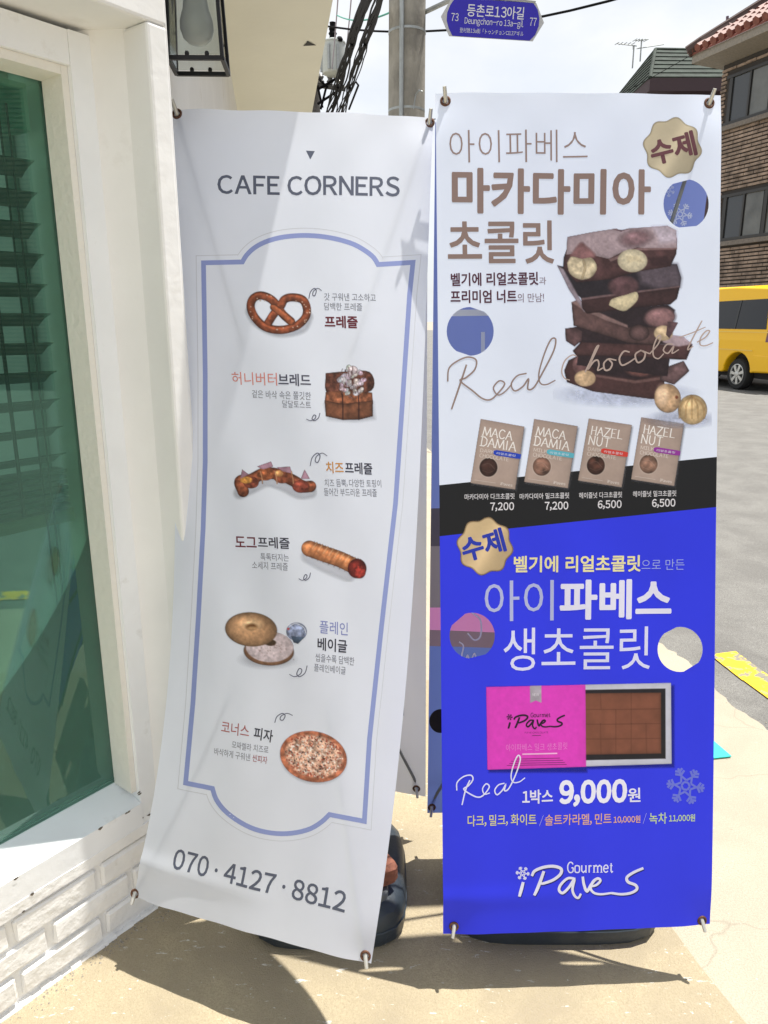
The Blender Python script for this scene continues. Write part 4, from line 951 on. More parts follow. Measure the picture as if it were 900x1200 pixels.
pl_([(92, 235), (110, 185), (330, 180), (400, 160), (690, 130), (687, 212), (655, 280), (470, 310), (350, 346), (160, 366), (90, 290)], (80, 55, 56), amp=.25, dark=.35)
pl_([(112, 125), (250, 98), (372, 80), (395, 96), (432, 80), (640, 66), (686, 90), (690, 182), (560, 190), (480, 180), (400, 205), (330, 240), (250, 222), (150, 213), (106, 218)], (162, 144, 150), amp=.06, sc=14, dark=.15, grad=(.06, -.18))
pl_([(560, 70), (640, 68), (686, 90), (688, 150), (600, 160)], (196, 188, 204), feather=6, al=.6)
pl_([(352, 84), (395, 96), (440, 80), (400, 88)], (86, 58, 66), feather=1)
pl_([(330, 243), (480, 183), (690, 183), (690, 190), (490, 196), (340, 255)], (132, 104, 104), feather=1)
pl_([(540, 235), (640, 225), (655, 275), (560, 280)], (60, 40, 42), feather=3)
p.ell(c(472, 132), 18, 9.5, (134, 106, 112), rot=-.15, hl=.3, dark=.25, feather=6); pl_([(125, 225), (180, 155), (215, 175), (262, 225), (200, 245)], (150, 108, 110), feather=3, amp=.2, dark=.2, smooth=True)
pl_([(110, 262), (135, 228), (190, 240), (240, 235), (268, 285), (240, 335), (180, 350), (125, 318)], (216, 200, 170), amp=.25, sc=5, dark=.3, smooth=True); p.stroke([c(198, 250), c(205, 290), c(190, 340)], 3, (176, 156, 124), hl=0, al=.6)
p.ell(c(455, 250), 17.5, 13.5, (220, 208, 180), amp=.12, sc=8, dark=.2, hl=.1); pl_([(420, 225), (480, 225), (520, 262), (470, 250), (430, 262)], (196, 180, 146), feather=2, al=.5)
p.ell(c(640, 975), 15.5, 17, (212, 176, 140), rot=-.2, amp=.2, dark=.35, hl=.4); p.ell(c(612, 960), 7, 12, (232, 204, 176), feather=5, dark=0, al=.7); p.ell(c(688, 970), 1.8, 2, (120, 70, 50), dark=0, hl=0)
p.ell(c(772, 1035), 17, 17.5, (222, 192, 146), amp=.1, dark=.35, hl=.3)
for k, a in enumerate((-.9, -.45, 0, .45, .9)): p.stroke([c(768, 962), c(768+62*a, 1010), c(768+74*a, 1080)], 1.6, (186, 146, 98), hl=0, al=.6)
p.put(SR, fb, 'chocolate_stack_picture', 2)
# handwriting
c = sub(510, 340, 2.727); cf = lambda q: c(*q)
strokes(SR, fb, [([(100, 238), (78, 305), (52, 381)], 2.2), ([(40, 292), (44, 250), (72, 226), (105, 214), (131, 224), (126, 254), (98, 280), (80, 290), (120, 322), (150, 346), (176, 350), (200, 330), (222, 300), (205, 290), (186, 312), (200, 335), (222, 325), (245, 300)], 1.9), ([(292, 266), (262, 274), (243, 300), (254, 322), (280, 308), (298, 284), (296, 316), (316, 310), (345, 260), (378, 195), (385, 158), (370, 158), (350, 200), (332, 262), (335, 296), (355, 302), (384, 288)], 1.9)], (150, 130, 124), 4, xf=cf)
c2_ = sub(640, 250, 4.5); cf2 = lambda q: c2_(*q)
strokes(SR, fb, [([(160, 752), (135, 748), (98, 778), (82, 830), (95, 868), (125, 880)], 1.5), ([(205, 838), (235, 775), (262, 712), (276, 698), (264, 725), (240, 775), (222, 820), (250, 782), (272, 775), (278, 800), (272, 828), (300, 815)], 2.0), ([(325, 768), (304, 792), (310, 826), (335, 822), (348, 792), (330, 768), (370, 775)], 2.0), ([(440, 732), (410, 728), (386, 765), (398, 800), (430, 790), (468, 765)], 2.0), ([(500, 722), (470, 745), (482, 786), (512, 772), (522, 738), (502, 724), (545, 740)], 2.0), ([(545, 742), (590, 690), (604, 650), (588, 650), (566, 705), (566, 752), (592, 766), (620, 740)], 1.7), ([(668, 690), (636, 692), (618, 722), (642, 738), (672, 702), (664, 738), (700, 718)], 1.7), ([(822, 566), (790, 625), (752, 700), (748, 720), (775, 700)], 1.6), ([(700, 655), (770, 630), (840, 600)], 1.3), ([(795, 680), (838, 655), (862, 622), (842, 622), (815, 655), (812, 692), (840, 698), (880, 682)], 1.6)], (186, 166, 158), 4, xf=cf2)
# serif lettering made of strokes
SF = {'M': ([(0, 0), (.12, 1)], [(.12, 1), (.5, .05)], [(.5, .05), (.86, 1)], [(.86, 1), (1, 0)]), 'A': ([(0, 0), (.48, 1)], [(.48, 1), (1, 0)], [(.2, .36), (.8, .36)]),
      'C': ([(.95, .82), (.7, .98), (.35, .98), (.08, .7), (.08, .3), (.35, .02), (.7, .02), (.97, .2)],), 'D': ([(.15, 0), (.15, 1)], [(.0, 1), (.55, 1), (.92, .75), (.92, .25), (.55, 0), (0, 0)]), 'I': ([(.5, 0), (.5, 1)],),
      'H': ([(.12, 0), (.12, 1)], [(.88, 0), (.88, 1)], [(.12, .52), (.88, .52)]), 'Z': ([(.05, 1), (.95, 1), (.05, 0), (1, 0)],), 'E': ([(.15, 0), (.15, 1)], [(.0, 1), (.9, 1)], [(.15, .52), (.75, .52)], [(0, 0), (.95, 0)]), 'L': ([(.15, 0), (.15, 1)], [(0, 0), (.95, 0)]),
      'N': ([(.1, 0), (.1, 1)], [(.1, 1), (.9, 0)], [(.9, 0), (.9, 1)]), 'U': ([(.12, 1), (.12, .3), (.35, .02), (.65, .02), (.88, .3), (.88, 1)],), 'T': ([(.5, 0), (.5, 1)], [(.02, .98), (.98, .98)]),
      'G': ([(.92, .8), (.7, .98), (.35, .98), (.06, .7), (.06, .3), (.35, .02), (.7, .02), (.92, .15), (.92, .45), (.65, .45)],), 'o': ([(.5, .68), (.12, .6), (.1, .1), (.5, 0), (.88, .1), (.88, .58), (.5, .68)],), 'u': ([(.12, .66), (.12, .15), (.4, .0), (.8, .2)], [(.82, .66), (.82, 0)]),
      'r': ([(.25, 0), (.25, .66)], [(.25, .45), (.5, .66), (.85, .62)]), 'm': ([(.08, 0), (.08, .66)], [(.08, .5), (.3, .68), (.48, .55), (.48, 0)], [(.48, .5), (.7, .68), (.9, .55), (.9, 0)]), 'e': ([(.12, .36), (.88, .38), (.8, .62), (.45, .7), (.1, .5), (.1, .15), (.5, 0), (.9, .12)],), 't': ([(.45, .88), (.42, .1), (.6, 0), (.9, .1)], [(.1, .64), (.85, .64)])}
WD = {'M': 1.15, 'I': .42, 'm': 1.35, 'r': .62, 't': .55, 'e': .75, 'o': .8, 'u': .9}
def serif(S, parent, s, q, h, rgb, thick=.13, layer=3):
    """q(x, y): unit line box -> pixel; the line is fitted to x in 0..1"""
    tot = sum(WD.get(ch, .9)+.16 for ch in s)-.16; x = 0; V = []; Fc = []
    def rib(pts, w):
        v, f = ribbon(pts, w); o = len(V); V.extend(v); Fc.extend([tuple(i+o for i in z) for z in f])
    for ch in s:
        w = WD.get(ch, .9)
        for pts in SF[ch]:
            P = [q((x+a*w)/tot, b) for a, b in pts]; P = catmull(P, 4) if len(P) > 4 and ch != 'D' else P
            hor = abs(pts[0][1]-pts[-1][1]) < .05; rib(P, h*thick*(.55 if hor and len(pts) == 2 else 1))
            for e in (0, -1):
                if not hor and pts[e][1] in (0, 1, .66) and ch not in 'CGUoe' and not (ch == 'A' and pts[e][1] == 1):
                    a, b = pts[e]; rib([q((x+(a-.13)*w)/tot, b), q((x+(a+.13)*w)/tot, b)], h*thick*.5)
        x += w+.16
    return put(S, parent, 'lettering', V, Fc, ink(rgb), layer)
def quadmap(P):
    P = [np.array(a, float) for a in P]
    return lambda x, y: tuple(P[0]*(1-x)*(1-y)+P[1]*x*(1-y)+P[2]*x*y+P[3]*(1-x)*y)
cards = [([(563.4, 491), (614.4, 500), (603.6, 573.6), (551.4, 566)], 'MACA', 'DAMIA', 'DARK', (38, 70, 190), (70, 46, 40)), ([(626, 491), (677, 499.5), (665.4, 572), (614.2, 564.6)], 'MACA', 'DAMIA', 'MILK', (96, 184, 204), (134, 100, 86)),
         ([(690, 490.5), (740.4, 498), (728.4, 571), (677.4, 563)], 'HAZEL', 'NUT', 'DARK', (212, 66, 56), (78, 50, 42)), ([(751.5, 489), (801.6, 496.5), (790, 569.5), (739.5, 561.6)], 'HAZEL', 'NUT', 'MILK', (150, 56, 160), (146, 112, 96))]
for Q, a, b, d, rc, cc in cards:
    m = quadmap(Q); sh = [(x+1.5, y+2) for x, y in Q]
    p = Paint(Q[3][0]-3, Q[0][1]-3, Q[1][0]+4, Q[2][1]+5, 1.5); p.poly(sh, (90, 90, 96), 2.5, amp=0, al=.5); p.poly(Q, (178, 158, 148), .6, amp=.03, dark=.12, grad=(-.05, .05))
    cen = m(.34, .72); p.ell(cen, 11.3, 11.8, (206, 190, 180), dark=0, hl=0, amp=0); p.ell(cen, 10.6, 11, cc, amp=.5, sc=7, dark=.35, hl=.25)
    p.stroke([m(.2, .70), m(.34, .66), m(.48, .73)], 1.6, tuple(min(255, x+38) for x in cc), hl=0, al=.5); p.stroke([m(.22, .78), m(.36, .80), m(.46, .76)], 1.4, tuple(min(255, x+28) for x in cc), hl=0, al=.5)
    p.put(SR, fb, 'product_picture', 2)
    serif(SR, fb, a, lambda x, y: m(.10+(.66 if a == 'MACA' else .74)*x, .245-.135*y), 10, (240, 236, 234)); serif(SR, fb, b, lambda x, y: m(.08+(.80 if b == 'DAMIA' else .50)*x, .405-.14*y), 10, (240, 236, 234))
    T(d, m(.10, .505), m(.42, .50), 4.2, (222, 212, 206), .0, 3); T('CHOCOLATE', m(.10, .585), m(.76, .58), 4.6, (222, 212, 206), .0, 3)
    V_, F_ = ribbon([m(.40, .475), m(.46, .475), m(.92, .475), m(1.02, .475)], [3.5, 6.2, 6.2, 5.2]); put(SR, fb, 'ribbon_print', V_, F_, ink(rc), 4)
    T('리얼초콜릿', m(.47, .50), m(.90, .495), 2.8, (225, 228, 240), .0, 5); T('iPaves', m(.66, .965), m(.93, .965), 3.6, (232, 226, 222), .0, 3)
    v_, f_ = ribbon([m(.08, .945), m(.55, .945)], .7); put(SR, fb, 'line_print', v_, f_, ink((200, 186, 178)), 3)
LG = (226, 224, 230)
T('마카다미아 다크초콜릿', (544.5, 586), (603, 584.8), 7, LG, .01); T('7,200', (574.5, 599.4), (602.4, 599), 10.6, LG, .015)
T('마카다미아 밀크초콜릿', (609, 585.5), (667, 584), 7, LG, .01); T('7,200', (638.4, 598.6), (666, 598.2), 10.6, LG, .015)
T('헤이즐넛 다크초콜릿', (678.6, 584.2), (729, 583), 7, LG, .01); T('6,500', (700.5, 597), (728.4, 596.5), 10.6, LG, .015)
T('헤이즐넛 밀크초콜릿', (741.6, 582.5), (792.5, 581.5), 7, LG, .01); T('6,500', (764, 595.4), (791.4, 594.8), 10.6, LG, .015)
whole_badge((568.3, 640), 31.6, (214, 188, 146), (150, 126, 96)); T('수제', (545, 660), (594.5, 645.5), 29, (42, 60, 180), .036, 3)
T('벨기에 리얼초콜릿', (602, 671), (750.5, 669.8), 19.5, (238, 230, 176), .02, 3); T('으로 만든', (751.6, 668), (802, 667.5), 12.5, (168, 180, 236), -.005)
T('아이', (568, 728.5), (648.8, 727), 47.5, (184, 190, 228), .0); T('파베스', (655.5, 726.5), (786.6, 725), 47, (232, 232, 250), .03)
T('생초콜릿', (590, 786.5), (761.4, 784), 50, (226, 228, 250), .0)
# box of chocolates
p = Paint(566, 797, 792, 907, 1.5)
p.poly([(573, 805), (790, 803), (790, 899), (688, 901), (688, 905), (573, 905)], (24, 30, 120), 3, amp=0, al=.6)
p.poly([(680, 802.4), (786.3, 800.2), (787, 895), (680, 898.3)], (206, 208, 220), .6, amp=.03, dark=.1); p.poly([(680, 808.5), (779.8, 806.8), (780, 889), (680, 891)], (36, 34, 40), .8, amp=.1)
p.poly([(680, 812.5), (774.6, 811.6), (774.8, 883), (680, 884.5)], (132, 82, 64), .8, amp=.10, sc=14, seed=31, dark=.25)
for y0, y1 in ((831.6, 830.8), (848.8, 848), (866, 865.4)): p.stroke([(682, y0), (774, y1)], .9, (98, 56, 44), hl=0, al=.45)
for x, ys in ((703.8, [(813, 831), (848, 884)]), (721.6, [(832, 884)]), (739.6, [(812, 831), (832, 848), (848, 884)]), (757.2, [(848, 884)])):
    for ya, yb in ys: p.stroke([(x, ya), (x+.3, yb)], .8, (98, 56, 44), hl=0, al=.38)
p.poly([(569.8, 805), (686, 802.3), (686.8, 898.5), (571.2, 902)], (228, 66, 196), .6, amp=.035, sc=5, dark=.05)
p.poly([(621, 803.7), (634.3, 803.4), (634.5, 823.5), (627.8, 820.8), (621.3, 823.8)], (176, 168, 180), .6, amp=.15, grad=(.1, 0)); p.put(SR, fb, 'chocolate_box_picture', 2)
T('NEW', (624, 815.6), (631.6, 815.4), 3.2, (226, 222, 230), .0, 3)
LOGO = [([(262, 432), (256, 455), (249, 480)], 10), ([(290, 412), (300, 395), (330, 383), (362, 380), (386, 388), (385, 405), (362, 424), (330, 436), (318, 436)], 9.5), ([(330, 396), (318, 430), (306, 460), (298, 476)], 10), ([(430, 420), (408, 420), (386, 440), (380, 458), (392, 468), (412, 450), (430, 424), (424, 456), (432, 478), (444, 484), (452, 470)], 8.5),
        ([(458, 414), (462, 440), (472, 462), (486, 440), (500, 424), (512, 420)], 9), ([(484, 446), (502, 442), (516, 428), (508, 420), (492, 430), (484, 452), (496, 468), (520, 472), (552, 468)], 8), ([(658, 386), (626, 400), (604, 416), (608, 432), (632, 442), (636, 456), (616, 468), (584, 472), (552, 468)], 9)]
c = sub(520, 880, 2.8125)
def logo(fx, sw, rgb, layer): strokes(SR, fb, [(P, w*sw) for P, w in LOGO], rgb, layer, 'logo_print', xf=fx)
gx = lambda q: (540+(192+(q[0]-248)*230/410)/3.46, 780+(202+(q[1]-380)*56/105)/3.46-(q[0]-248)*.003)
logo(lambda q: c(q[0]+2, q[1]+3), .40, (20, 24, 110), 2); logo(lambda q: c(*q), .38, (230, 230, 248), 3)
logo(gx, .24, (46, 22, 48), 4)
flake(SR, fb, c(260, 403), 8.2, (226, 228, 248), 3, w=.13); flake(SR, fb, gx((258, 392)), 3.6, (46, 22, 48), 4, w=.16)
def lm(x0, y0, x1, y1, h): return lambda x, y: (x0+(x1-x0)*x, y0+(y1-y0)*x-h*y)
serif(SR, fb, 'Gourmet', lm(665, 1022.5, 718.5, 1022, 12), 12, (226, 228, 248), .12); serif(SR, fb, 'Gourmet', lm(622, 840.3, 645, 840, 4.8), 5, (60, 26, 58), .13, 4)
T('PAVE CHOCOLATE', (615, 859.6), (642.6, 859.3), 2.2, (110, 36, 96), .0, 3); v_, f_ = ribbon([(623.5, 862), (633.8, 861.8)], .7); put(SR, fb, 'line_print', v_, f_, ink((110, 36, 96)), 3)
T('아이파베스 밀크 생초콜릿', (593, 880.5), (664.8, 878), 8.4, (240, 150, 222), -.012, 3); v_, f_ = ribbon([(612, 883.8), (653, 882.8)], 1.6); put(SR, fb, 'line_print', v_, f_, ink((244, 190, 232)), 3)
for y, a, b in ((889.5, 602, 656), (892, 599, 660), (894.6, 597, 662), (896.9, 594, 664)): v_, f_ = ribbon([(a, y), (b, y-1.2)], .75); put(SR, fb, 'line_print', v_, f_, ink((130, 42, 112)), 3)
c = sub(520, 880, 2.8125)
strokes(SR, fb, [([(86, 96), (72, 128), (60, 178)], 1.7), ([(43, 130), (44, 104), (66, 84), (90, 80), (96, 94), (82, 114), (66, 126), (95, 146), (118, 152), (136, 140), (150, 118), (140, 108), (128, 124), (134, 142), (152, 138)], 1.6), ([(200, 106), (180, 112), (168, 130), (176, 144), (194, 128), (204, 110), (200, 130), (214, 124), (236, 80), (252, 30), (246, 14), (234, 34), (222, 78), (228, 102), (248, 102), (268, 88)], 1.6)], (232, 234, 250), 5, xf=lambda q: c(*q))
T('1박스', (612, 942), (648, 941), 16.5, (232, 232, 250), .02); T('9,000', (655, 945.8), (734.6, 944), 31.5, (238, 238, 252), .05, 3); T('원', (735.8, 940), (750.6, 939.6), 16.6, (232, 232, 250), .015)
T('다크, 밀크, 화이트', (548, 969), (628.6, 967.3), 13.6, (228, 222, 140), .01); T('/', (632, 968), (636.4, 968), 13, LG)
T('솔트카라멜, 민트', (638.4, 968), (716.5, 966), 13.4, (232, 178, 138), .01); T('10,000원', (719, 965.2), (750.4, 964.4), 9, (236, 184, 136), .012); T('/', (753.5, 965.5), (757.4, 965.5), 13, LG)
T('녹차', (760.8, 965.8), (781.4, 965.2), 13.2, (206, 224, 150), .01); T('11,000원', (784, 963.6), (814.6, 962.8), 9, (206, 224, 160), .012)
flake(SR, fb, (803.4, 921), 22.5, (112, 124, 222), 2, rot=.12, w=.12)

# ------------------------------------------------------------------ street furniture behind
M_conc = mat('pole_concrete', (.25, .235, .205), srgb=False, rough=.85, var=.3, vscale=7, bump=.004, bscale=60, stretch=(1, 1, .5), dirt=(.14, .13, .115), dscale=5, dlo=.5, dhi=.75)
M_galv = mat('galvanised_steel', (.34, .36, .36), srgb=False, rough=.45, metal=.5, var=.1)
pb = at_y(476.5, 120, 8.0)
pole = thing('utility_pole', 'thick grey concrete utility pole with a steel conduit rising behind the menu banner', 'utility pole', (pb.x, pb.y, 0), 'utility poles')
mb = MB(); mb.lathe([(.195, -.02), (.155, 8.5)], (pb.x, pb.y, 0), 28); mb.build('shaft', M_conc, pole, smooth=True)
mb = MB(); mb.tube([(pb.x-.055, pb.y-.185, 0), (pb.x-.055, pb.y-.172, 8.4)], .022, 10); mb.build('conduit', M_galv, pole, smooth=True)
for z in (at_y(476, 31, 7.83).z, at_y(476, 125, 7.83).z, 2.0, 6.5):
    mb = MB(); mb.lathe([(.1755, z-.012), (.180, z-.01), (.180, z+.01), (.1755, z+.012)], (pb.x, pb.y, 0), 28); mb.build('steel_band', M_galv, pole, smooth=True)
zb = at_y(487, 112, 7.8); mb = MB(); mb.tube([zb, zb+Vector((.03, -.06, .03)), zb+Vector((.06, -.05, .02))], .008, 6); mb.tube([zb, zb+Vector((-.02, -.02, -.12))], .005, 5); mb.build('bolt', M_galv, pole)
# street name sign
Ys = 7.4; sc = at_y(576.5, 23.5, Ys)
sign = thing('street_name_sign', 'blue street name sign with white Korean lettering and pointed grey ends hung from a bar', 'sign', tuple(sc))
du = Vector((math.cos(.055), 0, -math.sin(.055))); dv = Vector((math.sin(.055), 0, math.cos(.055))); px_ = at_y(577.5, 23.5, Ys).x-sc.x
def sp(x, y, off=0): return sc+du*(x*px_)+dv*(y*px_)+Vector((0, -off, 0))
def spoly(pts, m, off, th, name, par):
    mb = MB(); mb.prism([sp(x, y, off) for x, y in pts], (0, -th, 0)); return mb.build(name, m, par)
M_sblue = mat('sign_blue', (36, 22, 158), rough=.35); M_swht = mat('sign_white', (.62, .62, .66), srgb=False, rough=.4)
H = 19.5
spoly([(-60, 0), (-49, H), (50, H), (61, 0), (50, -H), (-49, -H)], mat('sign_grey_ends', (.42, .42, .43), srgb=False, rough=.45), 0, .012, 'panel', sign)
spoly([(-53, 4), (-53, -4), (-50, -12), (-45, -H), (46, -H), (52, -13), (55, -4), (55, 4), (52, 13), (46, H), (-45, H), (-50, 12)], M_sblue, .013, .002, 'blue_face', sign)
def stext(s, x0, x1, y, h, bold=0, slope=0):
    V, Fc = text2d(s, bold); me = bpy.data.meshes.new('lettering')
    me.from_pydata([tuple(sp(x0+(x1-x0)*a, y+h*b+slope*a, .017)) for a, b in V], [], Fc); me.materials.append(M_swht); link('lettering', me, sign)
stext('등촌로13아길', -30, 36.5, 1.5, 13, .01); stext('Deungchon-ro 13a-gil', -32, 37, -8.2, 9, .0); stext('登村路13a街「トゥンチョンロ13アギル', -37, 38, -15.6, 5.2, -.005); stext('73', -48, -39.5, -4.2, 8.2, .0); stext('77', 44, 52, -4.0, 8.2, .0)
mb = MB(); b0 = sp(-20, H+4); b1 = sp(49, H+1.8)
mb.tube([b0, b1], .022, 8); mb.tube([sp(14, H), sp(14, H+9)], .014, 6); mb.tube([sp(39, H), sp(39, H+9)], .014, 6)
up = Vector((0, 0, .22)); mb.tube([sp(39, H+9), sp(-20, H+13), Vector((pb.x+.17, pb.y, sp(-20, H+16).z))], .022, 8)
mb.build('hanging_bar', M_galv, sign)

M_cable = mat('black_cable', (.004, .004, .005), srgb=False, rough=.75, spec=.1)
# far pole with transformer, half hidden by the canopy
Yf = 20; fp = at_y(367, 130, Yf)
fpole = thing('utility_pole', 'distant concrete utility pole with cross arm beside the cream canopy edge', 'utility pole', (fp.x, fp.y, 0), 'utility poles')
mb = MB(); mb.lathe([(.22, 0), (.17, at_y(367, 78, Yf).z)], (fp.x, fp.y, 0), 16); mb.build('shaft', mat('dark_pole', (.10, .095, .09), srgb=False, rough=.9, var=.3), fpole, smooth=True)
a = at_y(360, 98, Yf-.3); b = at_y(405, 104, Yf-.3); mb = MB(); mb.tube([a, b], .06, 6); mb.build('cross_arm', mat('weathered_steel', (.07, .07, .07), srgb=False), fpole)
for x in (376, 387, 397): q = at_y(x, 101, Yf-.3); mb = MB(); mb.lathe([(.05, .05), (.09, .1), (.05, .15), (.08, .2), (.04, .26)], q, 10); mb.build('insulator', mat('grey_insulator', (.18, .18, .18), srgb=False, rough=.3), fpole, smooth=True)
mb = MB()
for (x0, y0, x1, y1) in ((374, 104, 394, 92), (372, 122, 400, 104), (376, 128, 382, 104), (366, 84, 384, 103), (390, 128, 396, 104), (378, 126, 372, 100)):
    mb.tube([at_y(x0, y0, Yf-.4), at_y(x1, y1, Yf-.4)], .03, 5)
mb.build('brace', M_cable, fpole)
tp = at_y(391, 68, Yf-.6); hh = at_y(391, 50, Yf-.6).z-tp.z; R = .27
tr = thing('transformer', 'pale grey canister transformer mounted high beside the black cables', 'transformer', tuple(tp))
mb = MB(); mb.lathe([(R*.7, -hh*1.15), (R*.95, -hh*1.05), (R, -hh*.9), (R, hh*.9), (R*1.06, hh*.92), (R*1.06, hh), (R*.6, hh*1.18)], tp, 28); mb.build('tank', mat('transformer_grey', (.42, .45, .44), srgb=False, rough=.4, var=.06), tr, smooth=True)
for a in (-1.9, -1.2, 2.6, 3.3):
    mb = MB(); mb.box(tp+Vector((math.cos(a)*R*1.08, math.sin(a)*R*1.08, -.05)), (.05, .05, hh*1.6), Matrix.Rotation(a, 3, 'Z')); mb.build('cooling_fin', M_galv, tr)
mb = MB(); q = at_y(390, 48, Yf-.6); mb.lathe([(.07, 0), (.10, .05), (.07, .1), (.10, .15), (.07, .2), (.09, .25), (.06, .3), (.07, .38)], q, 12); mb.build('bushing', M_cable, tr, smooth=True)
mb = MB(); q = at_y(398, 49, Yf-.8); mb.lathe([(.05, 0), (.08, .05), (.05, .1)], q, 10); mb.build('bushing', M_cable, tr, smooth=True)
# bundle of cables climbing over the street
def wire(pts, r, name, label, seg=6, group=None, m=M_cable):
    mb = MB(); mb.tube(pts, r, seg, caps=False); o = mb.build(name, m); tag(o, label, 'cable', group or ('overhead wires across the sky' if name == 'overhead_wire' else None)); return o
cb = thing('cable_bundle', 'thick tangle of black overhead cables climbing from the far pole', 'cable', tuple(at_y(392, 130, Yf)))
for k in range(20):
    sgn = 1 if k % 2 else 0; pts = []; ph = random.random()*6; am = random.uniform(.3, 2.0); lx = random.gauss(0, 2.0)
    for t in np.linspace(-.12, 1.15, 22):
        Y = 20-13*t; x = (385+44*t+sgn*(13+4*t)) + am*3.2*math.sin(ph+t*(5+k % 4)) * (1-.5*t) + lx*(.5+.9*t) + random.uniform(-.7, .7)
        y = 136-138*t; q = at_y(x, y, Y); pts.append(q)
    mb = MB(); mb.tube(catmull(pts, 2), .010+.013*random.random()**2, 5, caps=False); mb.build('cable', M_cable, cb)
for t in (.25, .62):
    for sgn in (0, 1): mb = MB(); q = at_y(385+44*t+sgn*(13+4*t), 136-138*t, 20-13*t); mb.box(q, (.05, .05, .09), bev=.01); mb.build('cable_clamp', M_cable, cb)
wire([at_y(417, 96, 16), at_y(420, 100, 16), at_y(409, 128, 17)], .02, 'dangling_cable', 'short black cable dangling beside the cable bundle, lower end loose')
def sag(a, b, s, n=14): return [a.lerp(b, t)-Vector((0, 0, s*4*t*(1-t))) for t in np.linspace(0, 1, n)]
wire(sag(at_y(340, 22, 12), at_y(760, -12, 8), .25), .012, 'overhead_wire', 'dark overhead wire passing behind the street name sign')
wire(sag(at_y(395, 18, 14), at_y(470, 8, 9), .1), .010, 'overhead_wire', 'thin green and dark wire reaching the concrete pole from the left', m=mat('green_wire', (.05, .30, .22), srgb=False))
wire(sag(at_y(372, 150, 20), at_y(520, 138, 22), .05), .012, 'overhead_wire', 'low thin wire just above the top edge of the menu banner')
for xa, xb in ((388, 398), (402, 414)):
    wire(sag(at_y(xa, 90, 20), at_y(xb, -30, 14), .1), .012, 'overhead_wire', 'faint violet-grey wire rising %s' % ('above the transformer' if xa == 388 else 'between the transformer and the cable bundle'), m=mat('violet_wire', (.30, .27, .34), srgb=False))
wire(sag(at_y(560, 190, 40), at_y(905, 8, 30), .3), .012, 'overhead_wire', 'long thin wire slanting across the sky above the green roofed house')

# green roofed house far behind
Yg = 38.0
hs = thing('green_roof_house', 'distant house with a dark green shingled hip roof above the chocolate banner', 'house', tuple(at_y(770, 376, Yg+4)*1))
hs.location.z = 0
apex = at_y(768, 58, Yg+3.5); apexR = at_y(850, 61, Yg+3.5)
eF = at_y(762, 91, Yg); zE = eF.z; eL = at_h(697, 109, zE) if False else at_y(697, 109, Yg+6); 
eL = Vector((at_y(690, 109, Yg+11).x, Yg+11, zE)); eR = Vector((apexR.x+4, Yg, zE)); fl = Vector((eF.x, Yg, zE))
M_groof = mat('green_shingle', (.022, .034, .026), srgb=False, rough=.85, var=.5, vscale=2.5, bump=.02, bscale=8)
M_eave = mat('dark_purple_fascia', (.05, .03, .035), srgb=False, rough=.7); M_gwall = mat('brown_plum_wall', (.09, .06, .06), srgb=False, rough=.85, var=.15)
def roof_face(a, b, c_, d, n, name, par, m, th=.05):
    """a-b eave, d-c ridge: overlapping courses"""
    for k in range(n):
        t0, t1 = k/n, min(1, (k+1.12)/n); nrm = (b-a).cross(d-a).normalized()
        if nrm.z < 0: nrm = -nrm
        q = [a.lerp(d, t0), b.lerp(c_, t0), b.lerp(c_, t1), a.lerp(d, t1)]
        mb = MB(); lo_ = [q[0]+nrm*th, q[1]+nrm*th, q[2], q[3]]; mb.hexa([v-nrm*th for v in lo_]+lo_); mb.build(name, m, par)
rg = MB(); rg.tube([fl, apex], .09, 6); rg.tube([apex, apexR+Vector((4, 0, 0))], .09, 6); rg.tube([eL, apex], .07, 6); rf = rg.build('roof', M_groof, hs)
roof_face(fl, eR, apexR+Vector((4, 0, 0)), apex, 7, 'shingle_course', rf, M_groof); roof_face(eL+Vector((0, 0, 0)), fl, apex, apex+Vector((-.01, 0, 0)), 9, 'shingle_course', rf, M_groof)
mb = MB(); mb.hexa([fl+Vector((0, 0, -.55)), eR+Vector((0, 0, -.55)), eR+Vector((0, 6, -.55)), eL+Vector((0, 0, -.55)), fl, eR, eR+Vector((0, 6, 0)), eL]); mb.build('fascia', M_eave, hs)
mb = MB(); w0 = fl+Vector((1.0, .8, 0)); w1 = eL+Vector((1.4, 0, 0)); mb.hexa([Vector((w0.x, w0.y, 0)), Vector((eR.x-1, w0.y, 0)), Vector((eR.x-1, Yg+6, 0)), Vector((w1.x, Yg+6, 0)), Vector((w0.x, w0.y, zE-.5)), Vector((eR.x-1, w0.y, zE-.5)), Vector((eR.x-1, Yg+6, zE-.5)), Vector((w1.x, Yg+6, zE-.5))]); mb.build('wall', M_gwall, hs)
M_dglass = mat('dark_window_glass', (.035, .04, .045), srgb=False, rough=.08, spec=.6)
for x in (800, 822):
    mb = MB(); q = at_y(x, 110, Yg+.75); mb.box((q.x, Yg+.78, zE-1.35), (.85, .08, 1.1)); w_ = mb.build('window', M_dglass, hs); mb = MB()
    for dx in (-.45, 0, .45): mb.box((q.x+dx, Yg+.74, zE-1.35), (.05, .06, 1.15))
    mb.build('frame', M_galv, w_)
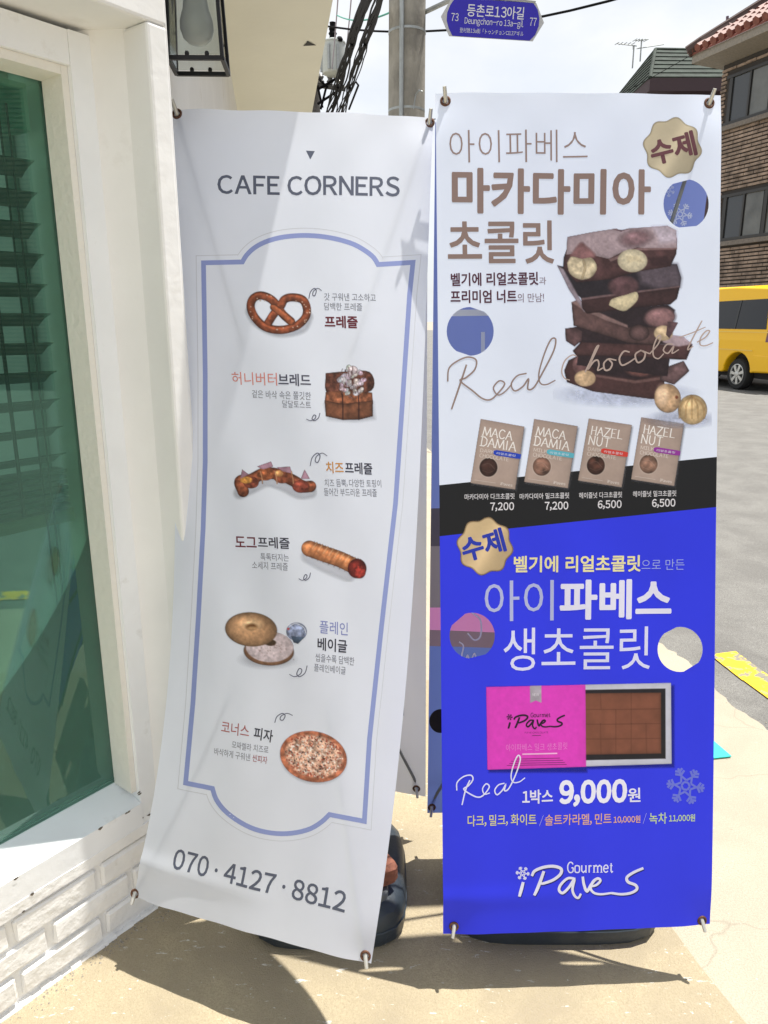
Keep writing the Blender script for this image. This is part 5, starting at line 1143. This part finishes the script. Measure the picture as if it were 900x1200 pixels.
for (x, y0, y1, arms, lab) in ((742, 53, 80, ((723, 51, 746, 54), (742, 53, 742, 58)), 'thin yagi television aerial standing left on the green roof, pointing left'), (751, 46, 72, ((744, 47, 760, 46), (746, 57, 778, 52)), 'thin television aerial with two short cross arms on the green roof ridge')):
    mb = MB(); mb.tube([at_y(x-1, y1, Yg+3.6), at_y(x+1, y0, Yg+3.6)], .035, 5)
    for a in arms: mb.tube([at_y(a[0], a[1], Yg+3.6), at_y(a[2], a[3], Yg+3.6)], .025, 5)
    for k in range(5): q = at_y(arms[0][0]+(arms[0][2]-arms[0][0])*k/5, arms[0][1]+.6*k/5, Yg+3.6); mb.tube([q+Vector((0, -.35, -.06)), q+Vector((0, .35, .06))], .02, 4)
    tag(mb.build('roof_aerial', M_galv), lab, 'aerial', 'television aerials on the green roof')
# brick building on the right ---------------------------------------
DB = Vector((-.34, .94, 0)).normalized(); NB = Vector((-DB.y, DB.x, 0))              # along the facade (away), and out of it towards the street
B0 = at_y(835.0, 200, 24.0); B0.z = 0
def bp(px, py): return on_plane(px, py, B0, NB)
def bs(px, py): q = bp(px, py)-B0; return -(q.x*DB.x+q.y*DB.y), q.z                      # distance along the wall towards us, height
def bw(s_, n_, z): return B0-DB*s_+NB*n_+Vector((0, 0, z))
bb = thing('brick_building', 'two storey brown brick house with orange tiled eaves above the yellow van', 'building', tuple(B0))
M_bb = mat('brown_brick', (.26, .20, .16), srgb=False, rough=.9, var=.45, vscale=3.5, bump=.004, bscale=30); M_mort = mat('dark_mortar', (.05, .045, .042), srgb=False, rough=.95)
zeave = bs(836, 82)[1]; S_END = 32.0
mb = MB(); mb.hexa([bw(0, -8, 0), bw(S_END, -8, 0), bw(S_END, -.03, 0), bw(0, -.03, 0), bw(0, -8, zeave), bw(S_END, -8, zeave), bw(S_END, -.03, zeave), bw(0, -.03, zeave)]); bwall = mb.build('wall', M_mort, bb)
sU, zU0 = bs(850, 148); _, zU1 = bs(851, 91); sL, zL0 = bs(843, 283.5); _, zL1 = bs(844, 230)
mb = MB(); CH = .105; nrow = int(zeave/CH)
wins = [(sU, zU0, zU1), (sL, zL0, zL1)]
for r in range(nrow):
    z = r*CH
    cuts = [(w[0]-.12, S_END) for w in wins if w[1]-.16 < z+CH*.5 < w[2]+.1]
    end = min([c_[0] for c_ in cuts]+[13.0]); s_ = -.0 if r % 2 else -.17
    while s_ < end:
        a = max(s_, 0); b = min(s_+.34, end)
        if b-a > .03:
            pr = random.uniform(.0, .022); p = [bw(a, -.06, z), bw(b, -.06, z), bw(b, pr, z), bw(a, pr, z)]; mb.hexa(p+[v+Vector((0, 0, CH*.62)) for v in p])
        s_ += .355
for r in range(nrow):                                     # farther along the street, outside the picture: whole courses
    a = 13.02; z = r*CH; p = [bw(a, -.06, z), bw(S_END, -.06, z), bw(S_END, .012, z), bw(a, .012, z)]; mb.hexa(p+[v+Vector((0, 0, CH*.62)) for v in p])
mb.build('brickwork', M_bb, bb, kind='stuff')
M_frame = mat('dark_window_frame', (.03, .03, .03), srgb=False, rough=.4); M_cur = mat('curtained_glass', (.10, .105, .10), srgb=False, rough=.12, spec=.6, var=.35, vscale=1.5)
for (s0_, z0, z1) in wins:
    mb = MB(); W_ = 7.5
    mb.hexa([bw(s0_-.15, -.05, z0-.14), bw(s0_+W_, -.05, z0-.14), bw(s0_+W_, .12, z0-.14), bw(s0_-.15, .12, z0-.14), bw(s0_-.15, -.05, z0-.01), bw(s0_+W_, -.05, z0-.01), bw(s0_+W_, .1, z0-.01), bw(s0_-.15, .1, z0-.01)])
    sill = mb.build('sill', mat('grey_stone_sill', (.17, .15, .13), srgb=False, rough=.9, var=.2), bb)
    mb = MB(); mb.hexa([bw(s0_, -.02, z0), bw(s0_+W_, -.02, z0), bw(s0_+W_, .0, z0), bw(s0_, .0, z0), bw(s0_, -.02, z1), bw(s0_+W_, -.02, z1), bw(s0_+W_, .0, z1), bw(s0_, .0, z1)])
    wn = mb.build('window', M_dglass, bb)
    for k in range(5):
        a = s0_+.1+k*1.5
        for j in (0, 1):
            mb = MB(); p = [bw(a+j*.72+.04, .0, z0+.06), bw(a+j*.72+.66, .0, z0+.06), bw(a+j*.72+.66, .012, z0+.06), bw(a+j*.72+.04, .012, z0+.06)]; mb.hexa(p+[v+Vector((0, 0, z1-z0-.12)) for v in p]); mb.build('pane', M_cur if (j+k) % 3 else M_dglass, wn)
        mb = MB()
        for q, w in ((a-.06, .12), (a+.68, .06)): p = [bw(q, .0, z0), bw(q+w, .0, z0), bw(q+w, .05, z0), bw(q, .05, z0)]; mb.hexa(p+[v+Vector((0, 0, z1-z0)) for v in p])
        mb.build('mullion', M_frame, wn)
    mb = MB()
    for zz in (z0, z1-.08): p = [bw(s0_-.06, 0, zz), bw(s0_+W_, 0, zz), bw(s0_+W_, .06, zz), bw(s0_-.06, .06, zz)]; mb.hexa(p+[v+Vector((0, 0, .08)) for v in p])
    mb.build('frame', M_frame, wn)
# eaves and tiled roof
OV = 1.0; ze = zeave+.0
mb = MB(); p = [bw(-.25, -.3, ze-.02), bw(S_END, -.3, ze-.02), bw(S_END, OV*.75, ze+.10), bw(-.45, OV*.75, ze+.10)]; mb.hexa(p+[v+Vector((0, 0, .22)) for v in p]); mb.build('eave', mat('grey_eave_board', (.24, .22, .19), srgb=False, rough=.85, var=.15), bb)
mb = MB(); M_tile = mat('orange_roof_tile', (.17, .055, .04), srgb=False, rough=.6, var=.3, vscale=6); rise = 2.3; run = 3.6
mb.hexa([bw(-.5, OV*.8, ze+.30), bw(S_END, OV*.8, ze+.30), bw(S_END, OV*.8-run, ze+.3+rise), bw(1.8, OV*.8-run, ze+.3+rise), bw(-.5, OV*.8, ze+.36), bw(S_END, OV*.8, ze+.36), bw(S_END, OV*.8-run, ze+.36+rise), bw(1.8, OV*.8-run, ze+.36+rise)])
roof = mb.build('roof', M_tile, bb); tile_me = None; mb = MB(); tt = MB()
for k in range(108):
    s_ = -.45+k*.30; t0 = 0 if s_ > 1.9 else 0
    tmax = 1 if s_ > 1.8 else max(.06, (s_+.5)/2.3)
    for r in range(9):
        if r/9 > tmax: break
        a = bw(s_, OV*.8+.06-run*r/9, ze+.42+rise*r/9); b = bw(s_, OV*.8+.06-run*(r+1.05)/9, ze+.385+rise*(r+1.05)/9); tt.tube([a, b], [.115, .10], 6)
tt.build('roof_tiles', M_tile, roof, smooth=True, kind='stuff')
mb = MB(); mb.tube([bw(-.55, OV*.85, ze+.42), bw(-.3, OV*.6, ze+.62), bw(1.8, OV*.8-run, ze+.55+rise), bw(S_END, OV*.8-run, ze+.55+rise)], .17, 8)
for t in np.linspace(.1, .95, 12): q = bw(-.4, OV*.7, ze+.55).lerp(bw(1.8, OV*.8-run, ze+.6+rise), t); mb.box(q, (.26, .26, .16), bev=.03)
mb.build('ridge', mat('dark_ridge_tile', (.07, .045, .04), srgb=False, rough=.8), roof)
q = bw(1.8, OV*.8-run, ze+.62+rise); mb = MB(); mb.lathe([(.3, 0), (.22, .2), (.24, .32), (.12, .5), (.02, .85)], q, 8); mb.build('finial', mat('dark_ridge_tile', (0, 0, 0)), roof)
q = bp(852, 40); q = at_y(852, 42, 27); mb = MB(); mb.tube([q, at_y(852.5, 19, 27)], .045, 6); tag(mb.build('roof_mast', mat('purple_grey_pipe', (.12, .08, .11), srgb=False)), 'short thin mast pipe sticking up behind the orange tiled roof', 'mast')

# ------------------------------------------------------------------ yellow van
wc = at_h(859.5, 456.5, -.018); DV = Vector((-.20, .98, 0)).normalized(); NV = Vector((-DV.y, DV.x, 0))     # forward, and the side that faces us
van = thing('parked_van', 'yellow passenger van parked below the brown brick building', 'van', (wc.x, wc.y, -.018))
M_yel = mat('yellow_car_paint', (.88, .50, .006), srgb=False, rough=.35, spec=.3, coat=.15); M_vg = mat('tinted_van_glass', (.012, .014, .018), srgb=False, rough=.06, spec=.35); M_tyre = mat('tyre_rubber', (.018, .018, .018), srgb=False, rough=.8)
K = 1.06
def vw(x, y, z): return wc+DV*(x*K)+NV*(y*K)+Vector((0, 0, z*K))             # x forward from rear axle, y out from near side (0 = side plane), z up
WV = 1.72
prof = [(-1.02, .42), (-1.06, .62), (-1.0, 1.05), (-.93, 1.5), (-.80, 1.86), (-.60, 2.0), (0.5, 2.06), (2.0, 2.05), (2.7, 1.95), (3.35, 1.28), (3.95, 1.05), (4.1, .75), (4.1, .38), (3.62, .34)]
def arch(cx): return [(cx+.42*math.cos(a), .36+.40*math.sin(a)) for a in np.linspace(0, math.pi, 13)]
low = [(3.62, .34)]+arch(2.98)+[(2.5, .34), (.48, .34)]+arch(0)+[(-.48, .38)]
outl = prof[:-1]+low
def inset(z): return 0 if z < 1.0 else (z-1.0)*.16                               # tumblehome of the upper body
mb = MB(); n = len(outl); V_ = []
tops = [(x, z) for x, z in outl]
for sgn in (0, 1):
    for x, z in tops:
        i_ = inset(z); y = -i_ if sgn == 0 else -WV+i_; V_.append(vw(x, y, z))
side_faces = []
vs, es, fs, *_ = delaunay_2d_cdt([Vector(p) for p in tops], [(i, (i+1) % n) for i in range(n)], [tuple(range(n))], 1, 1e-6)
gx_ = [Vector((x, z)) for x in np.arange(-.9, 4, .3) for z in (.7, 1.0, 1.2, 1.5, 1.8)]
poly_np = np.array(tops); gin = [g for g in gx_ if inside(np.array([[g.x, g.y]]), poly_np)[0]]
vs, es, fs, *_ = delaunay_2d_cdt([Vector(p) for p in tops]+gin, [(i, (i+1) % n) for i in range(n)], [tuple(range(n))], 1, 1e-6)
for sgn in (0, 1): mb.add([vw(v.x, (-inset(v.y) if sgn == 0 else -WV+inset(v.y)), v.y) for v in vs], [tuple(f) for f in fs])
for i in range(n):
    j = (i+1) % n; (x0, z0), (x1, z1) = tops[i], tops[j]
    mb.add([vw(x0, -inset(z0), z0), vw(x1, -inset(z1), z1), vw(x1, -WV+inset(z1), z1), vw(x0, -WV+inset(z0), z0)], [(0, 1, 2, 3)])
bm = bmesh.new(); me = mb.mesh('body', M_yel); bm.from_mesh(me); bmesh.ops.remove_doubles(bm, verts=bm.verts[:], dist=.002); bmesh.ops.recalc_face_normals(bm, faces=bm.faces[:]); bm.to_mesh(me); bm.free()
body = link('body', me, van); bv = body.modifiers.new('bevel', 'BEVEL'); bv.width = .035; bv.segments = 3; bv.limit_method = 'ANGLE'; bv.angle_limit = math.radians(28)
def vpanel(pts, off, th, name, m, par):
    mb = MB(); mb.prism([vw(x, -inset(z)+off, z) for x, z in pts], tuple(NV*th)); return mb.build(name, m, par)
w1 = [(-.72, 1.22), (-.58, 1.80), (.98, 1.78), (1.16, 1.22)]
w2 = [(1.38, 1.22), (1.24, 1.77), (2.35, 1.74), (2.55, 1.22)]
for w in (w1, w2):
    g = vpanel(w, -.004, .012, 'side_window', M_vg, van)
    xm = (w[0][0]+w[3][0])/2-.0; vpanel([(xm-.02, w[0][1]), (xm-.02, w[1][1]-.01), (xm+.02, w[1][1]-.01), (xm+.02, w[0][1])], .010, .006, 'window_divider', M_frame, g)
for x, z0, z1 in ((-.98, 1.0, 1.45),):
    mb = MB(); mb.hexa([vw(-1.0, -.16, .98), vw(-.80, -.0, .98), vw(-.78, .006, .98), vw(-1.02, .006, .98), vw(-.90, -.18, 1.50), vw(-.78, -.10, 1.50), vw(-.77, -.07, 1.50), vw(-.92, -.07, 1.50)])
    tl_ = mb.build('tail_light', mat('dark_red_lens', (.13, .008, .01), srgb=False, rough=.1, coat=.8), van); mb = MB(); mb.hexa([vw(-1.01, -.1, 1.16), vw(-.86, .004, 1.16), vw(-.86, .012, 1.16), vw(-1.03, .012, 1.16), vw(-.98, -.1, 1.27), vw(-.85, -.04, 1.27), vw(-.85, -.03, 1.27), vw(-1.0, -.03, 1.27)]); mb.build('clear_lens', mat('clear_lens', (.5, .48, .46), srgb=False, rough=.15), tl_)
mb = MB(); mb.hexa([vw(-1.10, -WV+.02, .40), vw(-.50, -WV+.02, .38), vw(-.50, .012, .38), vw(-1.10, .012, .40), vw(-1.14, -WV+.02, .72), vw(-.44, -WV+.02, .74), vw(-.44, .014, .74), vw(-1.14, .014, .72)]); o = mb.build('rear_bumper', M_yel, van)
o.modifiers.new('bevel', 'BEVEL').width = .03
vpanel([(-.44, .795), (-.44, .815), (2.5, .815), (2.5, .795)], .0, .012, 'waistline', mat('van_trim_yellow', (.80, .55, .10), srgb=False, rough=.3), body)
vpanel([(-.85, 1.155), (-.85, 1.17), (2.6, 1.17), (2.6, 1.155)], .0, .010, 'waistline', mat('van_trim_yellow', (0, 0, 0)), body)
for x in (1.22, 2.7): vpanel([(x, .36), (x, 1.6), (x+.012, 1.6), (x+.012, .36)], .001, .002, 'door_seam', M_frame, body)
mb = MB(); mb.hexa([vw(-.8, -WV+.1, 2.0), vw(2.6, -WV+.1, 2.0), vw(2.6, -.18, 2.0), vw(-.8, -.18, 2.0), vw(-.55, -WV+.3, 2.07), vw(2.4, -WV+.3, 2.09), vw(2.4, -.36, 2.09), vw(-.55, -.36, 2.07)]); mb.build('roof_panel', M_yel, van)
for cx_ in (0, 2.98):
    for side in (0, 1):
        y0 = -.03 if side == 0 else -WV+.03+.2; c_ = vw(cx_, y0, .315); ax = NV
        M = ax.to_track_quat('Z', 'Y').to_matrix(); wh = MB()
        wh.lathe([(.20*K, -.19), (.30*K, -.20), (.315*K, -.16), (.315*K, -.03), (.295*K, .0), (.21*K, .0), (.19*K, -.03)], c_, 32, M); wo = wh.build('wheel', M_tyre, van, smooth=True)
        if side == 0:
            rm = MB(); rm.lathe([(.205*K, -.06), (.21*K, .001), (.195*K, .004), (.185*K, -.05)], c_, 32, M)
            for k in range(7):
                a = k*2*math.pi/7+.3
                rm.hexa([M @ Vector((math.cos(a+d1)*r_*K, math.sin(a+d1)*r_*K, z_))+c_ for z_ in (-.05, .0) for (d1, r_) in ((-.5, .05), (-.17, .20), (.17, .20), (.5, .05))])
            rm.lathe([(.055*K, -.04), (.055*K, .006), (.03*K, .014)], c_, 16, M); rm.build('rim', mat('silver_rim', (.55, .55, .53), srgb=False, rough=.3, metal=.6), wo, smooth=True)
mb = MB(); mb.hexa([vw(-.9, -WV+.1, .25), vw(3.9, -WV+.1, .25), vw(3.9, -.2, .25), vw(-.9, -.2, .25), vw(-.9, -WV+.1, .8), vw(3.9, -WV+.1, .8), vw(3.9, -.2, .8), vw(-.9, -.2, .8)]); mb.build('underbody', M_tyre, van)

vpanel([(2.32, 1.02), (2.32, 1.06), (2.50, 1.06), (2.50, 1.02)], .002, .03, 'door_handle', M_yel, van)
vpanel([(.62, .86), (.62, 1.02), (.80, 1.02), (.80, .86)], .001, .004, 'fuel_flap', mat('van_trim_yellow', (0, 0, 0)), van)
for z in (.52, 1.44):
    mb = MB(); mb.hexa([vw(-.80, -.1, z), vw(-.62, -inset(z)+.0, z), vw(-.62, -inset(z)+.004, z), vw(-.80, -.0, z), vw(-.80, -.1, z+.012), vw(-.62, -inset(z), z+.012), vw(-.62, -inset(z)+.004, z+.012), vw(-.80, 0, z+.012)]); mb.build('panel_seam', M_frame, body)
# loose grit at the wall foot and along the road edge
gr = MB()
for k in range(420):
    if k % 2: q = wp(random.uniform(-.6, .03), .004+abs(random.gauss(0, .02)), .006)
    else: q = Vector(((e0.x+random.gauss(.02, .05)), 0, 0))+DS*random.uniform(-.2, 6); q = Vector((e0.x, e0.y, 0))+DS*random.uniform(-1.5, 4)+Vector((random.gauss(0, .03), 0, random.choice((0.0, -.016))))
    a = random.uniform(.0015, .004); gr.add([q+Vector((random.uniform(.6, 1.2)*a*x, random.uniform(.6, 1.2)*a*y, a*z)) for x, y, z in ((1, 0, 0), (0, 1, 0), (-1, 0, 0), (0, -1, 0), (0, 0, .9))], [(0, 1, 4), (1, 2, 4), (2, 3, 4), (3, 0, 4)])
o = gr.build('grit', mat('grey_grit', (.30, .27, .22), srgb=False, rough=.95, var=.4, vscale=200), kind='stuff')
o['label'] = 'loose grit and crumbs of mortar along the wall foot and the road edge'; o['category'] = 'grit'
